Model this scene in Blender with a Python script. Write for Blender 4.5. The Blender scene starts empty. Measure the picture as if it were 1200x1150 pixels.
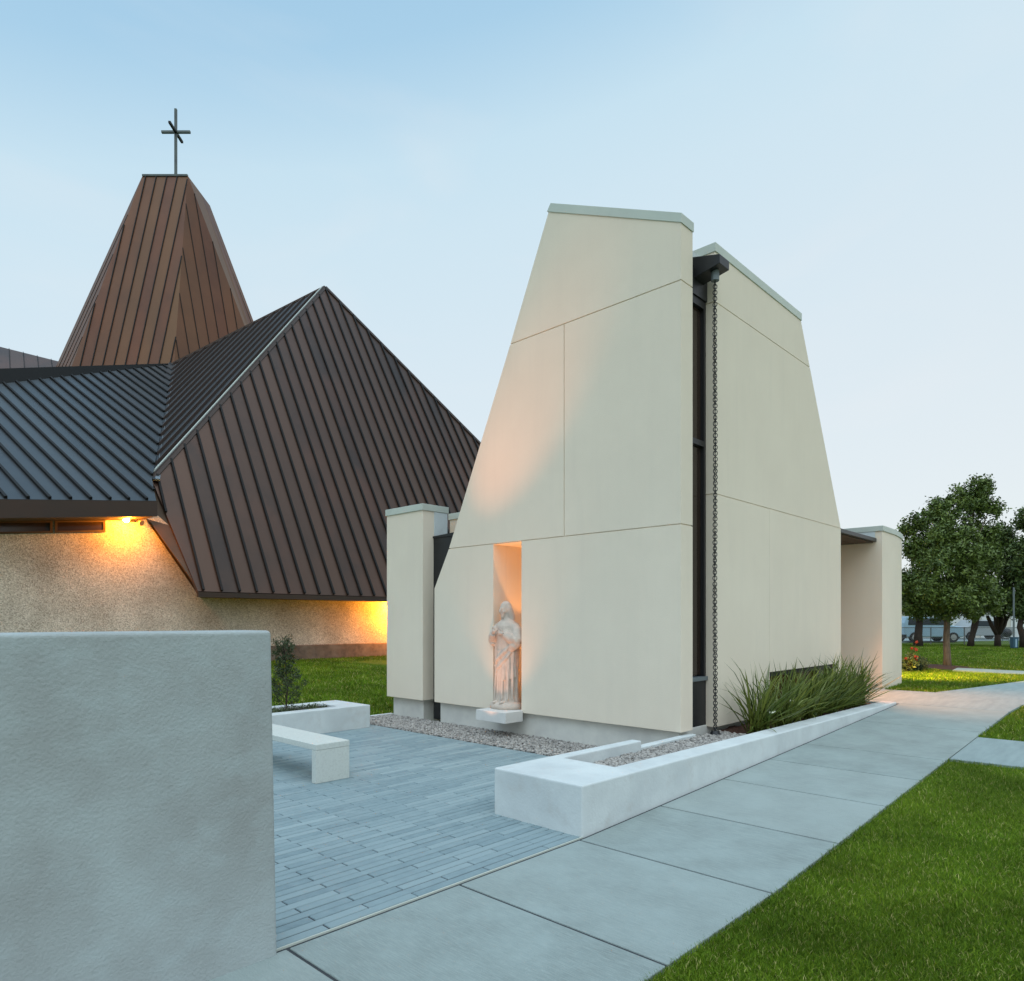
import bpy, bmesh, math, random
import numpy as np
from mathutils import Vector, Matrix
R = math.radians
random.seed(7); rng = np.random.default_rng(7)
scene = bpy.context.scene
col = scene.collection

# ---------------------------------------------------------------- camera (24 mm shift lens on a 36 mm wide frame)
F, CX, HY, EYE = 814.0, 600.0, 727.0, 1.70
DR = Vector((.6888808, .7248746)); D1 = Vector((-.7248746, .6888808))
CAM = Vector((-4.3273124, -3.3550667, EYE))
cam_d = bpy.data.cameras.new('Camera'); cam = bpy.data.objects.new('Camera', cam_d); col.objects.link(cam)
cam.location = CAM; cam.rotation_euler = (R(90), 0, -math.atan2(DR.y, D1.y))
cam_d.sensor_fit = 'HORIZONTAL'; cam_d.sensor_width = 36; cam_d.lens = F / 1200 * 36
cam_d.shift_y = (HY - 575) / 1200; cam_d.clip_start = .05; cam_d.clip_end = 3000
scene.camera = cam

# ---------------------------------------------------------------- sky, sun, exposure
SUN_EL, SUN_AZ = 68.0, math.atan2(-.66, -.75)      # the soft light comes from behind the camera
EXPO = .75
w = bpy.data.worlds.new('World'); scene.world = w; w.use_nodes = True
nt = w.node_tree; bg = nt.nodes['Background']
sky = nt.nodes.new('ShaderNodeTexSky'); sky.sky_type = 'NISHITA'; sky.sun_disc = False
sky.sun_elevation = R(SUN_EL); sky.sun_rotation = math.pi / 2 - SUN_AZ
sky.air_density = 1.0; sky.dust_density = 1.5; sky.ozone_density = 1.5
# thin even veil of evening haze over the blue: pale at the horizon, bluer overhead
sep = nt.nodes.new('ShaderNodeSeparateXYZ')
tcw = nt.nodes.new('ShaderNodeTexCoord'); nt.links.new(tcw.outputs['Generated'], sep.inputs[0])
rampn_ = nt.nodes.new('ShaderNodeValToRGB'); rt_ = nt.nodes.new('ShaderNodeVectorMath'); rt_.operation = 'DOT_PRODUCT'; nt.links.new(tcw.outputs['Generated'], rt_.inputs[0]); rt_.inputs[1].default_value = (DR.x * -.18, D1.x * -.18, 1)
nt.links.new(rt_.outputs['Value'], rampn_.inputs[0]); els = rampn_.color_ramp.elements
stops = [(0, (.80, .85, .86)), (.16, (.77, .845, .875)), (.35, (.715, .83, .89)), (.50, (.65, .81, .895)), (.57, (.595, .785, .89)), (.66, (.41, .645, .825)), (.8, (.30, .54, .76)), (1., (.24, .46, .70))]
els[0].position, els[0].color = stops[0][0], (*stops[0][1], 1); els[1].position, els[1].color = stops[-1][0], (*stops[-1][1], 1)
for p_, c_ in stops[1:-1]:
    e_ = els.new(p_); e_.color = (*c_, 1)
veil = nt.nodes.new('ShaderNodeVectorMath'); veil.operation = 'SCALE'; veil.inputs[3].default_value = 1 / (.15 * 2 ** EXPO)
nt.links.new(rampn_.outputs[0], veil.inputs[0])
mxw = nt.nodes.new('ShaderNodeMix'); mxw.data_type = 'RGBA'; mxw.inputs[0].default_value = .93
nt.links.new(sky.outputs[0], mxw.inputs[6])
cl = nt.nodes.new('ShaderNodeTexNoise'); cl.inputs['Scale'].default_value = 2.6; cl.inputs['Detail'].default_value = 7; cl.inputs['Distortion'].default_value = .6
cmp_ = nt.nodes.new('ShaderNodeMapping'); cmp_.inputs['Scale'].default_value = (1, 1, 3.2); nt.links.new(tcw.outputs['Generated'], cmp_.inputs[0]); nt.links.new(cmp_.outputs[0], cl.inputs['Vector'])
clr = nt.nodes.new('ShaderNodeMapRange'); clr.inputs[1].default_value = .5; clr.inputs[2].default_value = .85; clr.inputs[4].default_value = .35; nt.links.new(cl.outputs[0], clr.inputs[0])
cmx = nt.nodes.new('ShaderNodeMix'); cmx.data_type = 'RGBA'; nt.links.new(clr.outputs[0], cmx.inputs[0]); nt.links.new(veil.outputs[0], cmx.inputs[6])
kk_ = 1 / (.15 * 2 ** EXPO); cmx.inputs[7].default_value = (.86 * kk_, .87 * kk_, .88 * kk_, 1); nt.links.new(cmx.outputs[2], mxw.inputs[7])
nt.links.new(mxw.outputs[2], bg.inputs[0]); bg.inputs[1].default_value = .15
sd = bpy.data.lights.new('Sun', 'SUN'); sun = bpy.data.objects.new('Sun', sd); col.objects.link(sun)
sd.energy = 1.12; sd.angle = R(80); sd.color = (.90, .975, 1.0)
sdir = Vector((math.cos(SUN_AZ) * math.cos(R(SUN_EL)), math.sin(SUN_AZ) * math.cos(R(SUN_EL)), math.sin(R(SUN_EL))))
sun.rotation_euler = sdir.to_track_quat('Z', 'Y').to_euler()
vs = scene.view_settings; vs.view_transform = 'Standard'; vs.look = 'None'; vs.exposure = EXPO; vs.gamma = 1; vs.use_curve_mapping = False
scene.cycles.use_denoising = True

# ---------------------------------------------------------------- coordinates
def at(u, v, Y):
    X = (u - CX) / F * Y
    x = CAM.x + X * DR.x + Y * DR.y
    y = CAM.y + X * D1.x + Y * D1.y
    return Vector((x, y, EYE + (HY - v) / F * Y))
def hit(u, v, P, N):
    o = CAM; d = at(u, v, 1) - CAM
    return o + d * ((P - o).dot(N) / d.dot(N))
def ramp(x): return .035 * min(max(x, 0), 9.5)
def rampn(x): return .035 * np.clip(x, 0, 9.5)

# ---------------------------------------------------------------- materials
def mat(name, c, rough=.7, metal=0., c2=None, scale=4., detail=6., lo=.35, hi=.65, bump=0., bscale=60., tint=None,
        spec=.4, stretch=None, c3=None, scale3=1.2, emit=None, estr=0., lo3=.45, hi3=.7, amt3=.7, bdetail=3., stretch3=None):
    m = bpy.data.materials.new(name); m.use_nodes = True
    n = m.node_tree.nodes; l = m.node_tree.links; b = n['Principled BSDF']
    b.inputs['Roughness'].default_value = rough; b.inputs['Metallic'].default_value = metal
    b.inputs['Specular IOR Level'].default_value = spec
    tc = n.new('ShaderNodeTexCoord'); vec = tc.outputs['Object']
    if stretch:
        mp = n.new('ShaderNodeMapping'); mp.inputs['Scale'].default_value = stretch
        l.new(vec, mp.inputs['Vector']); vec = mp.outputs[0]
    out = None
    vec3 = vec
    if stretch3:
        mp3 = n.new('ShaderNodeMapping'); mp3.inputs['Scale'].default_value = stretch3
        l.new(tc.outputs['Object'], mp3.inputs['Vector']); vec3 = mp3.outputs[0]
    def noise(sc, det, a, z, vec=vec):
        t = n.new('ShaderNodeTexNoise'); t.inputs['Scale'].default_value = sc; t.inputs['Detail'].default_value = det
        t.inputs['Roughness'].default_value = .6
        l.new(vec, t.inputs['Vector'])
        r = n.new('ShaderNodeMapRange'); r.inputs[1].default_value = a; r.inputs[2].default_value = z
        l.new(t.outputs[0], r.inputs[0]); return r.outputs[0]
    def mix(f, a, bb, mode='MIX'):
        x = n.new('ShaderNodeMix'); x.data_type = 'RGBA'; x.blend_type = mode
        for s, val in ((0, f), (6, a), (7, bb)):
            if isinstance(val, (int, float)): x.inputs[s].default_value = val
            elif isinstance(val, tuple): x.inputs[s].default_value = (*val, 1)
            else: l.new(val, x.inputs[s])
        return x.outputs[2]
    out = tuple(c)
    if c2: out = mix(noise(scale, detail, lo, hi), out, tuple(c2))
    if c3:
        f = noise(scale3, 4, lo3, hi3, vec3)
        mm = n.new('ShaderNodeMath'); mm.operation = 'MULTIPLY'; mm.inputs[1].default_value = amt3; l.new(f, mm.inputs[0])
        out = mix(mm.outputs[0], out, tuple(c3))
    if tint:
        at_ = n.new('ShaderNodeAttribute'); at_.attribute_name = 'tint'
        out = mix(at_.outputs['Fac'], out, tuple(tint))
    if isinstance(out, tuple): b.inputs['Base Color'].default_value = (*out, 1)
    else: l.new(out, b.inputs['Base Color'])
    if bump:
        t = n.new('ShaderNodeTexNoise'); t.inputs['Scale'].default_value = bscale; t.inputs['Detail'].default_value = bdetail
        l.new(vec, t.inputs['Vector'])
        bp = n.new('ShaderNodeBump'); bp.inputs['Strength'].default_value = bump; bp.inputs['Distance'].default_value = .01
        l.new(t.outputs[0], bp.inputs['Height']); l.new(bp.outputs[0], b.inputs['Normal'])
    if emit:
        b.inputs['Emission Color'].default_value = (*emit, 1); b.inputs['Emission Strength'].default_value = estr
    return m
M = {}
M['stucco'] = mat('cream_stucco', (.83, .735, .60), .85, c2=(.80, .705, .575), scale=1.1, c3=(.72, .64, .53), scale3=2.2, stretch3=(2.2, 2.2, .22), lo3=.5, hi3=.8, amt3=.3, bump=.3, bscale=130, spec=.2)
M['coping'] = mat('coping_metal', (.56, .60, .53), .45, c2=(.51, .55, .49), scale=2, spec=.4)
M['plinth'] = mat('plinth_render', (.74, .73, .67), .85, c2=(.62, .61, .57), scale=2.5, bump=.15, bscale=90, spec=.2)
M['white'] = mat('white_render', (.645, .69, .685), .8, c2=(.55, .59, .59), scale=2.2, c3=(.48, .47, .44), scale3=5, lo3=.55, hi3=.8, amt3=.5, bump=.22, bscale=45, spec=.25)
M['wall'] = mat('trowelled_render', (.395, .44, .44), .85, c2=(.325, .345, .34), scale=2.0, detail=12, lo=.36, hi=.68, c3=(.44, .52, .53), scale3=5.5, stretch3=(1, 1, 1.5), lo3=.48, hi3=.75, amt3=.4, bump=.45, bscale=70, spec=.2, bdetail=12)
M['bench'] = mat('terrazzo_concrete', (.60, .63, .585), .7, c2=(.53, .555, .515), scale=45, detail=4, lo=.45, hi=.7, bump=.08, bscale=100)
M['concrete'] = mat('broomed_concrete', (.30, .36, .35), .85, c2=(.22, .26, .25), scale=1.9, detail=9, lo=.34, hi=.68, c3=(.38, .44, .42), scale3=14, stretch3=(9, .7, 1), lo3=.42, hi3=.72, amt3=.5, bump=.5, bscale=90, tint=(.37, .415, .395), spec=.25)
M['concrete2'] = mat('path_concrete', (.30, .37, .37), .85, c2=(.25, .31, .31), scale=2, stretch=(1, 5, 1), bump=.2, bscale=60, spec=.25)
M['paver'] = mat('grey_paver', (.235, .312, .334), .8, c2=(.195, .265, .288), scale=9, tint=(.305, .385, .40), bump=.2, bscale=120, spec=.3)
M['joint'] = mat('dark_joint', (.05, .055, .06), .95)
M['stone'] = mat('gravel_stone', (.47, .44, .405), .8, tint=(.12, .115, .11), spec=.3)
M['gravelbed'] = mat('gravel_bed', (.22, .21, .19), .95, c2=(.08, .08, .08), scale=60)
M['mulch'] = mat('brown_mulch', (.09, .035, .02), .95, c2=(.035, .016, .01), scale=40, bump=1, bscale=70)
M['soil'] = mat('soil', (.05, .04, .03), .95, c2=(.03, .025, .02), scale=30, bump=1, bscale=60)
M['lawn'] = mat('lawn_soil', (.085, .14, .012), .95, c2=(.05, .09, .010), scale=6, c3=(.13, .17, .02), scale3=.5, bump=.8, bscale=120, spec=.1)
def grassmat():
    m = bpy.data.materials.new('grass_blade'); m.use_nodes = True; n = m.node_tree.nodes; l = m.node_tree.links; b = n['Principled BSDF']
    b.inputs['Roughness'].default_value = .55; b.inputs['Specular IOR Level'].default_value = .08
    a = n.new('ShaderNodeAttribute'); a.attribute_name = 'tint'; r = n.new('ShaderNodeValToRGB'); e = r.color_ramp.elements
    e[0].color = (.045, .095, .006, 1); e[1].color = (.36, .33, .12, 1); e[1].position = 1
    for p_, c_ in ((.35, (.095, .165, .010)), (.7, (.17, .235, .018)), (.9, (.24, .28, .04))):
        x = e.new(p_); x.color = (*c_, 1)
    l.new(a.outputs['Fac'], r.inputs[0])
    t = n.new('ShaderNodeTexNoise'); t.inputs['Scale'].default_value = 1.1; t.inputs['Detail'].default_value = 5
    tc = n.new('ShaderNodeTexCoord'); l.new(tc.outputs['Object'], t.inputs['Vector'])
    mr = n.new('ShaderNodeMapRange'); mr.inputs[1].default_value = .3; mr.inputs[2].default_value = .7; mr.inputs[3].default_value = .72; mr.inputs[4].default_value = 1.6
    l.new(t.outputs[0], mr.inputs[0]); sc = n.new('ShaderNodeVectorMath'); sc.operation = 'SCALE'; l.new(r.outputs[0], sc.inputs[0]); l.new(mr.outputs[0], sc.inputs[3])
    l.new(sc.outputs[0], b.inputs['Base Color']); return m
M['grass'] = grassmat()
M['copper'] = mat('brown_seam_metal', (.078, .046, .033), .36, .6, c2=(.052, .035, .028), scale=.6, tint=(.105, .058, .039), c3=(.135, .062, .040), scale3=.45, stretch3=(1, 1, .5), amt3=.7, bump=.3, bscale=1.3, spec=.5)
M['skymetal'] = mat('sky_tinted_seam_metal', (.075, .083, .088), .40, .6, c2=(.062, .07, .076), scale=.8, tint=(.09, .098, .102), bump=.25, bscale=1.5, spec=.5)  # same brown roof metal, with the reflected sky put into its colour
M['spire'] = mat('copper_panel', (.155, .068, .040), .5, .15, c2=(.115, .052, .034), scale=.5, tint=(.19, .105, .048), c3=(.18, .068, .035), scale3=.8, stretch3=(1, 1, .3), amt3=.6, bump=.2, bscale=1.3, spec=.25)
M['seam'] = mat('dark_seam', (.010, .009, .008), .6, 0, spec=.25)
M['seamlight'] = mat('bright_seam_metal', (.30, .33, .34), .35, .7)
M['fascia'] = mat('dark_brown_fascia', (.05, .034, .027), .5, .3, c2=(.06, .036, .026), scale=1.2)
M['soffit'] = mat('brown_soffit', (.10, .06, .035), .7, c2=(.08, .05, .03), scale=2)
M['black'] = mat('black_metal', (.022, .023, .025), .4, .3, spec=.5)
M['bronze'] = mat('dark_bronze_frame', (.035, .035, .037), .4, .4)
M['glass'] = mat('dark_glass', (.025, .017, .012), .12, 0, c2=(.04, .026, .018), scale=.6, stretch=(1, 1, .3), spec=.5)
M['warmglass'] = mat('orange_lit_glass', (.06, .03, .008), .2, 0, c2=(.012, .009, .006), scale=6, spec=.5, emit=(1, .45, .08), estr=.008)  # orange reflections and glow of the panes put into colour and faint emission
M['cross'] = mat('weathered_steel_cross', (.10, .12, .11), .5, .4, c2=(.07, .08, .08), scale=2)
M['statue'] = mat('carved_stone', (.66, .56, .475), .8, c2=(.53, .45, .385), scale=9, c3=(.36, .31, .27), scale3=22, lo3=.58, hi3=.8, amt3=.4, bump=.12, bscale=90, spec=.2)
M['pedestal'] = mat('pedestal_render', (.70, .69, .66), .8, c2=(.64, .63, .60), scale=4, bump=.15, bscale=90)
M['leafblade'] = mat('strap_leaf', (.075, .12, .02), .45, tint=(.25, .28, .05), c2=(.05, .09, .018), scale=3, spec=.35)
M['flower'] = mat('white_flower', (.75, .75, .6), .6)
M['leaf'] = mat('tree_leaf', (.055, .098, .020), .5, tint=(.19, .25, .04), c2=(.037, .072, .017), scale=1.3, spec=.4)
M['leaf2'] = mat('far_tree_leaf', (.045, .08, .02), .6, tint=(.11, .15, .03), c2=(.028, .052, .015), scale=.8, spec=.3)
M['shrubleaf'] = mat('shrub_leaf', (.03, .05, .018), .5, tint=(.07, .09, .03), spec=.35)
M['cover'] = mat('ground_cover_leaf', (.06, .09, .035), .6, tint=(.13, .16, .08))
M['bark'] = mat('bark', (.20, .155, .115), .9, c2=(.11, .085, .065), scale=6, stretch=(4, 4, 1), bump=.6, bscale=20)
M['darkbark'] = mat('dark_bark', (.06, .042, .032), .9, c2=(.035, .026, .02), scale=5, stretch=(4, 4, 1), bump=.5, bscale=20)
M['van'] = mat('pale_blue_paint', (.32, .47, .58), .3, 0, c2=(.30, .45, .56), scale=2, spec=.5)
M['tyre'] = mat('rubber', (.02, .02, .02), .8)
M['rim'] = mat('wheel_rim', (.45, .45, .45), .4, .6)
M['carglass'] = mat('car_glass', (.03, .04, .05), .1)
M['aggregate'] = None
M['shed'] = mat('white_siding', (.62, .58, .50), .8, c2=(.55, .52, .45), scale=1.)
M['shedroof'] = mat('grey_shingle', (.20, .19, .18), .9, c2=(.16, .15, .145), scale=3)
M['garage'] = mat('white_garage_door', (.66, .68, .66), .6, c2=(.60, .62, .60), scale=2)
M['brick'] = mat('red_brick_wall', (.33, .15, .09), .85, c2=(.27, .12, .08), scale=8)
M['fence'] = mat('galvanised_steel', (.20, .21, .21), .5, .5)
M['bluebin'] = mat('dark_teal_plastic', (.035, .09, .13), .5)
M['grey'] = mat('grey_painted_steel', (.16, .19, .20), .5, .2)
M['darkcar'] = mat('silver_paint', (.30, .33, .34), .3, spec=.5)
M['red'] = mat('red_petal', (.17, .022, .022), .8)
M['paleleaf'] = mat('yellow_leaf', (.25, .26, .06), .6, tint=(.35, .33, .10))
M['lampglow'] = mat('lit_lamp', (1, .6, .2), .5, emit=(1., .42, .07), estr=90)
M['lens'] = mat('lamp_lens', (.8, .6, .4), .3, emit=(1., .62, .32), estr=6)
M['lampoff'] = mat('frosted_lamp', (.25, .22, .19), .5)
M['soffitlens'] = mat('soffit_lamp_lens', (.9, .7, .5), .3, emit=(1., .6, .28), estr=10)
def aggregate():
    m = bpy.data.materials.new('exposed_aggregate'); m.use_nodes = True
    n = m.node_tree.nodes; l = m.node_tree.links; b = n['Principled BSDF']; b.inputs['Roughness'].default_value = .9
    b.inputs['Specular IOR Level'].default_value = .2
    tc = n.new('ShaderNodeTexCoord')
    v = n.new('ShaderNodeTexVoronoi'); v.inputs['Scale'].default_value = 42; l.new(tc.outputs['Object'], v.inputs['Vector'])
    sp = n.new('ShaderNodeSeparateColor'); l.new(v.outputs['Color'], sp.inputs[0])
    r = n.new('ShaderNodeValToRGB'); e = r.color_ramp.elements
    e[0].color = (.38, .34, .28, 1); e[1].color = (.82, .77, .67, 1)
    x = e.new(.35); x.color = (.58, .53, .435, 1); x = e.new(.7); x.color = (.67, .615, .52, 1)
    l.new(sp.outputs[0], r.inputs[0])
    t = n.new('ShaderNodeTexNoise'); t.inputs['Scale'].default_value = .7; t.inputs['Detail'].default_value = 5; l.new(tc.outputs['Object'], t.inputs['Vector'])
    mx = n.new('ShaderNodeMix'); mx.data_type = 'RGBA'; mx.blend_type = 'MULTIPLY'; mx.inputs[7].default_value = (.70, .68, .66, 1)
    mr = n.new('ShaderNodeMapRange'); mr.inputs[1].default_value = .45; mr.inputs[2].default_value = .7; l.new(t.outputs[0], mr.inputs[0])
    l.new(mr.outputs[0], mx.inputs[0]); l.new(r.outputs[0], mx.inputs[6]); l.new(mx.outputs[2], b.inputs['Base Color'])
    bp = n.new('ShaderNodeBump'); bp.inputs['Strength'].default_value = .6; bp.inputs['Distance'].default_value = .01
    l.new(v.outputs['Distance'], bp.inputs['Height']); l.new(bp.outputs[0], b.inputs['Normal'])
    return m
M['aggregate'] = aggregate()

# ---------------------------------------------------------------- object helpers
def tag(o, label=None, cat=None, group=None, kind=None):
    if label: o['label'] = label
    if cat: o['category'] = cat
    if group: o['group'] = group
    if kind: o['kind'] = kind
    return o
def thing(name, label, cat, loc=(0, 0, 0), rz=0, group=None):
    o = bpy.data.objects.new(name, None); col.objects.link(o); o.location = loc; o.rotation_euler = (0, 0, rz)
    o.empty_display_size = .2
    return tag(o, label, cat, group)
def link(name, me, parent=None):
    o = bpy.data.objects.new(name, me); col.objects.link(o)
    if parent: o.parent = parent
    return o
def obj(name, bm, m, parent=None, smooth=False, bevel=0, segs=2, recalc=True):
    if recalc: bmesh.ops.recalc_face_normals(bm, faces=bm.faces[:])
    me = bpy.data.meshes.new(name); bm.to_mesh(me); bm.free()
    for mm in (m if isinstance(m, (list, tuple)) else [m]): me.materials.append(mm)
    if smooth: me.polygons.foreach_set('use_smooth', [True] * len(me.polygons))
    o = link(name, me, parent)
    if bevel:
        b = o.modifiers.new('Bevel', 'BEVEL'); b.width = bevel; b.segments = segs; b.limit_method = 'ANGLE'; b.angle_limit = R(40)
    return o
def struct(o): o['kind'] = 'structure'; return o
def B(): return bmesh.new()
def box(bm, a, b, mi=0):
    x0, y0, z0 = a; x1, y1, z1 = b
    v = [bm.verts.new(p) for p in ((x0,y0,z0),(x1,y0,z0),(x1,y1,z0),(x0,y1,z0),(x0,y0,z1),(x1,y0,z1),(x1,y1,z1),(x0,y1,z1))]
    for f in ((0,3,2,1),(4,5,6,7),(0,1,5,4),(1,2,6,5),(2,3,7,6),(3,0,4,7)):
        bm.faces.new([v[i] for i in f]).material_index = mi
    return v
def loft(bm, p0, p1, mi=0):          # closed prism between two equal loops of points
    a = [bm.verts.new(p) for p in p0]; b = [bm.verts.new(p) for p in p1]; n = len(a)
    bm.faces.new(a).material_index = mi; bm.faces.new(b[::-1]).material_index = mi
    for i in range(n):
        bm.faces.new([a[i], b[i], b[(i+1) % n], a[(i+1) % n]]).material_index = mi
def prism(bm, pts, ax, a0, a1, mi=0):
    if ax == 'x': f = lambda p, a: (a, p[0], p[1])
    elif ax == 'y': f = lambda p, a: (p[0], a, p[1])
    else: f = lambda p, a: (p[0], p[1], a)
    loft(bm, [f(p, a0) for p in pts], [f(p, a1) for p in pts], mi)
def tube(bm, pts, rad, n=8, caps=True, mi=0):
    pts = [Vector(p) for p in pts]; rings = []
    if not isinstance(rad, (list, tuple)): rad = [rad] * len(pts)
    up = Vector((0, 0, 1)); prev = None
    for i, p in enumerate(pts):
        d = (pts[min(i+1, len(pts)-1)] - pts[max(i-1, 0)]).normalized()
        if prev is None:
            s = d.cross(up if abs(d.z) < .95 else Vector((1, 0, 0))).normalized()
        else:
            s = (prev - d * prev.dot(d)).normalized()
        prev = s; t = d.cross(s)
        rings.append([bm.verts.new(p + (s * math.cos(2*math.pi*k/n) + t * math.sin(2*math.pi*k/n)) * rad[i]) for k in range(n)])
    for a, b in zip(rings, rings[1:]):
        for k in range(n): bm.faces.new([a[k], a[(k+1) % n], b[(k+1) % n], b[k]]).material_index = mi
    if caps:
        bm.faces.new(rings[0][::-1]).material_index = mi; bm.faces.new(rings[-1]).material_index = mi
def ell(bm, c, r, rot=None, u=16, v=10):
    m = Matrix.Translation(c) @ (rot or Matrix.Identity(4)) @ Matrix.Diagonal((*r, 1))
    bmesh.ops.create_uvsphere(bm, u_segments=u, v_segments=v, radius=1, matrix=m)
def npmesh(name, V, T, m, parent=None, tint=None, smooth=False):
    """triangles T over vertices V as one mesh object, per-vertex float 'tint'"""
    me = bpy.data.meshes.new(name); V = np.asarray(V, np.float32); T = np.asarray(T, np.int32)
    me.vertices.add(len(V)); me.vertices.foreach_set('co', V.ravel())
    me.loops.add(T.size); me.loops.foreach_set('vertex_index', T.ravel())
    me.polygons.add(len(T)); me.polygons.foreach_set('loop_start', np.arange(0, T.size, 3, dtype=np.int32))
    if tint is not None:
        a = me.attributes.new('tint', 'FLOAT', 'POINT'); a.data.foreach_set('value', np.asarray(tint, np.float32))
    if smooth: me.polygons.foreach_set('use_smooth', np.ones(len(T), bool))
    me.update(calc_edges=True); me.validate()
    me.materials.append(m)
    return link(name, me, parent)

# ================================================================ THE GROUND
def hgt(x, y):
    if y < -.005: return ramp(x) - .03
    if y < 6.9: return .30 if x > 8.7 else -.09
    g = .35 * min(max((y - 6.95) / 11.6, 0), 1) - .03
    if x > 8.7: g = max(g, .30)
    return g
xs = sorted(set([-900, -300, -100, -40, -20, -10, 0, 8.6, 8.75, 9.5, 20, 30, 60, 100, 300, 900] + [i * 1.5 for i in range(-6, 14)]))
ys = sorted(set([-900, -300, -100, -30, -10, -4, -1.5, -.02, .0, 3, 6.86, 6.95, 8, 10, 12, 14, 16, 18, 18.55, 22, 30, 60, 100, 300, 900]))
bm = B(); g = [[bm.verts.new((x, y, hgt(x, y))) for y in ys] for x in xs]
for i in range(len(xs)-1):
    for j in range(len(ys)-1): bm.faces.new([g[i][j], g[i+1][j], g[i+1][j+1], g[i][j+1]])
struct(obj('lawn', bm, M['lawn']))
# plaza pavers, 3 in x 24 in running bond
def tinted(bm):
    return bm.verts.layers.float.new('tint')
bm = B(); L = tinted(bm); WR, LN, gp = .0775, .62, .0048
for r_ in range(0, 90):
    y0 = .012 + r_ * WR
    if y0 + WR > 6.93: break
    off = -1.0 + (.31 if r_ % 2 else 0)
    k0 = math.floor((-7 - off) / LN)
    for k in range(k0, 20):
        x0 = off + k * LN; x1 = x0 + LN
        if x0 > 2.3: break
        x1 = min(x1, 2.3)
        if x1 - x0 < .03: continue
        if x1 < -6.5: continue
        dz = random.gauss(0, .0008); t = min(max(random.gauss(.35, .30), 0), 1)
        a, b, c, d = x0 + gp, x1 - gp, y0 + gp, y0 + WR - gp; e = .004
        lo = [bm.verts.new(p) for p in ((a,c,-.03),(b,c,-.03),(b,d,-.03),(a,d,-.03))]
        md = [bm.verts.new(p) for p in ((a,c,-.004+dz),(b,c,-.004+dz),(b,d,-.004+dz),(a,d,-.004+dz))]
        hi = [bm.verts.new(p) for p in ((a+e,c+e,dz),(b-e,c+e,dz),(b-e,d-e,dz),(a+e,d-e,dz))]
        for v in lo + md + hi: v[L] = t
        bm.faces.new(hi)
        for A_, B_ in ((lo, md), (md, hi)):
            for q in range(4): bm.faces.new([A_[q], A_[(q+1)%4], B_[(q+1)%4], B_[q]])
struct(obj('plaza_paving', bm, M['paver'], recalc=False))
bm = B(); box(bm, (-7, .0, -.05), (2.31, 6.93, -.0065)); struct(obj('paving_bed', bm, M['joint']))
bm = B(); box(bm, (-2.58, -.012, -.05), (-.005, -.002, .004)); struct(obj('edging_strip', bm, M['coping']))
# sidewalk: slabs with tooled joints, on the ramp
bm = B(); SL = bm.verts.layers.float.new('tint'); jx = [-9.6, -8.4, -7.2, -6.0, -4.8, -3.7, -2.52, -1.32, -.07, 1.1, 2.3, 3.42, 4.5, 6.55, 8.62]
def slab(bm, pts, th=.1):
    loft(bm, [(x, y, z) for x, y, z in pts], [(x, y, z - th) for x, y, z in pts])
for a, b in zip(jx, jx[1:]):
    a_, b_ = a + .010, b - .010
    P = []
    cut = [a_] + ([0] if a_ < 0 < b_ else []) + [b_]
    P = [(x, -1.55, ramp(x)) for x in cut] + [(x, -.036, ramp(x)) for x in reversed(cut)]
    n0 = len(bm.verts); slab(bm, P); tv = random.uniform(0, .42); bm.verts.ensure_lookup_table()
    for q in range(n0, len(bm.verts)): bm.verts[q][SL] = tv
struct(obj('sidewalk', bm, M['concrete'], bevel=.005))
bm = B(); slab(bm, [(-9.6, -1.54, -.007), (0, -1.54, -.007), (8.62, -1.54, ramp(8.62)-.007), (8.62, -.0125, ramp(8.62)-.007), (0, -.0125, -.007), (-9.6, -.0125, -.007)], .05); struct(obj('sidewalk_bed', bm, M['joint']))
bm = B(); slab(bm, [(8.63, -1.55, ramp(8.63)-.001), (9.5, -1.6, .3325), (10.2, -1.75, .3325), (10.75, -.28, .3325), (10.72, .76, .3325), (10.95, .84, .3325), (10.95, 3.4, .3325), (8.63, 3.4, ramp(8.63))])
struct(obj('entrance_walk', bm, M['concrete2'], bevel=.006))
bm = B(); slab(bm, [(10.21, -1.76, .3325), (11.5, -2.3, .3325), (14, -4.2, .3325), (18, -9, .3325), (22, -16, .3325), (24.5, -15, .3325), (20.5, -7, .3325), (17, -2.2, .3325), (15, -.93, .3325), (12.33, -.42, .3325), (10.83, -.10, .3325), (10.76, -.28, .3325)])
struct(obj('curving_path', bm, M['concrete2'], bevel=.006))
bm = B(); slab(bm, [(4.62, -1.562, ramp(4.62)), (6.15, -1.562, ramp(6.15)), (6.25, -9, ramp(6.2)), (4.9, -9, ramp(4.8))])
struct(obj('crossing_path', bm, M['concrete2'], bevel=.006))
bm = B(); slab(bm, [(17.75, 1.0, .338), (17.35, -.1, .338), (17.3, -9, .338), (18.5, -9, .338), (18.7, -.2, .338), (18.9, 1.1, .338)])
struct(obj('far_path', bm, M['concrete2']))
bm = B(); slab(bm, [(-60, 33.0, .33), (70, -24, .33), (73, -18, .33), (-57, 39, .33)], .05); me = obj('road', bm, M['concrete2']); struct(me)
me.location = (16.5, 14, .03)

# ================================================================ CHAPEL
chapel = thing('chapel', 'tall cream stucco chapel of slanted slabs beside the sidewalk', 'chapel')
XF, YS = 3.107, .885
def panels(bm, polys, ax, a0, a1, groove=.006):
    for p in polys: prism(bm, p, ax, a0, a1)
T = .28; gp = .006
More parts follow.
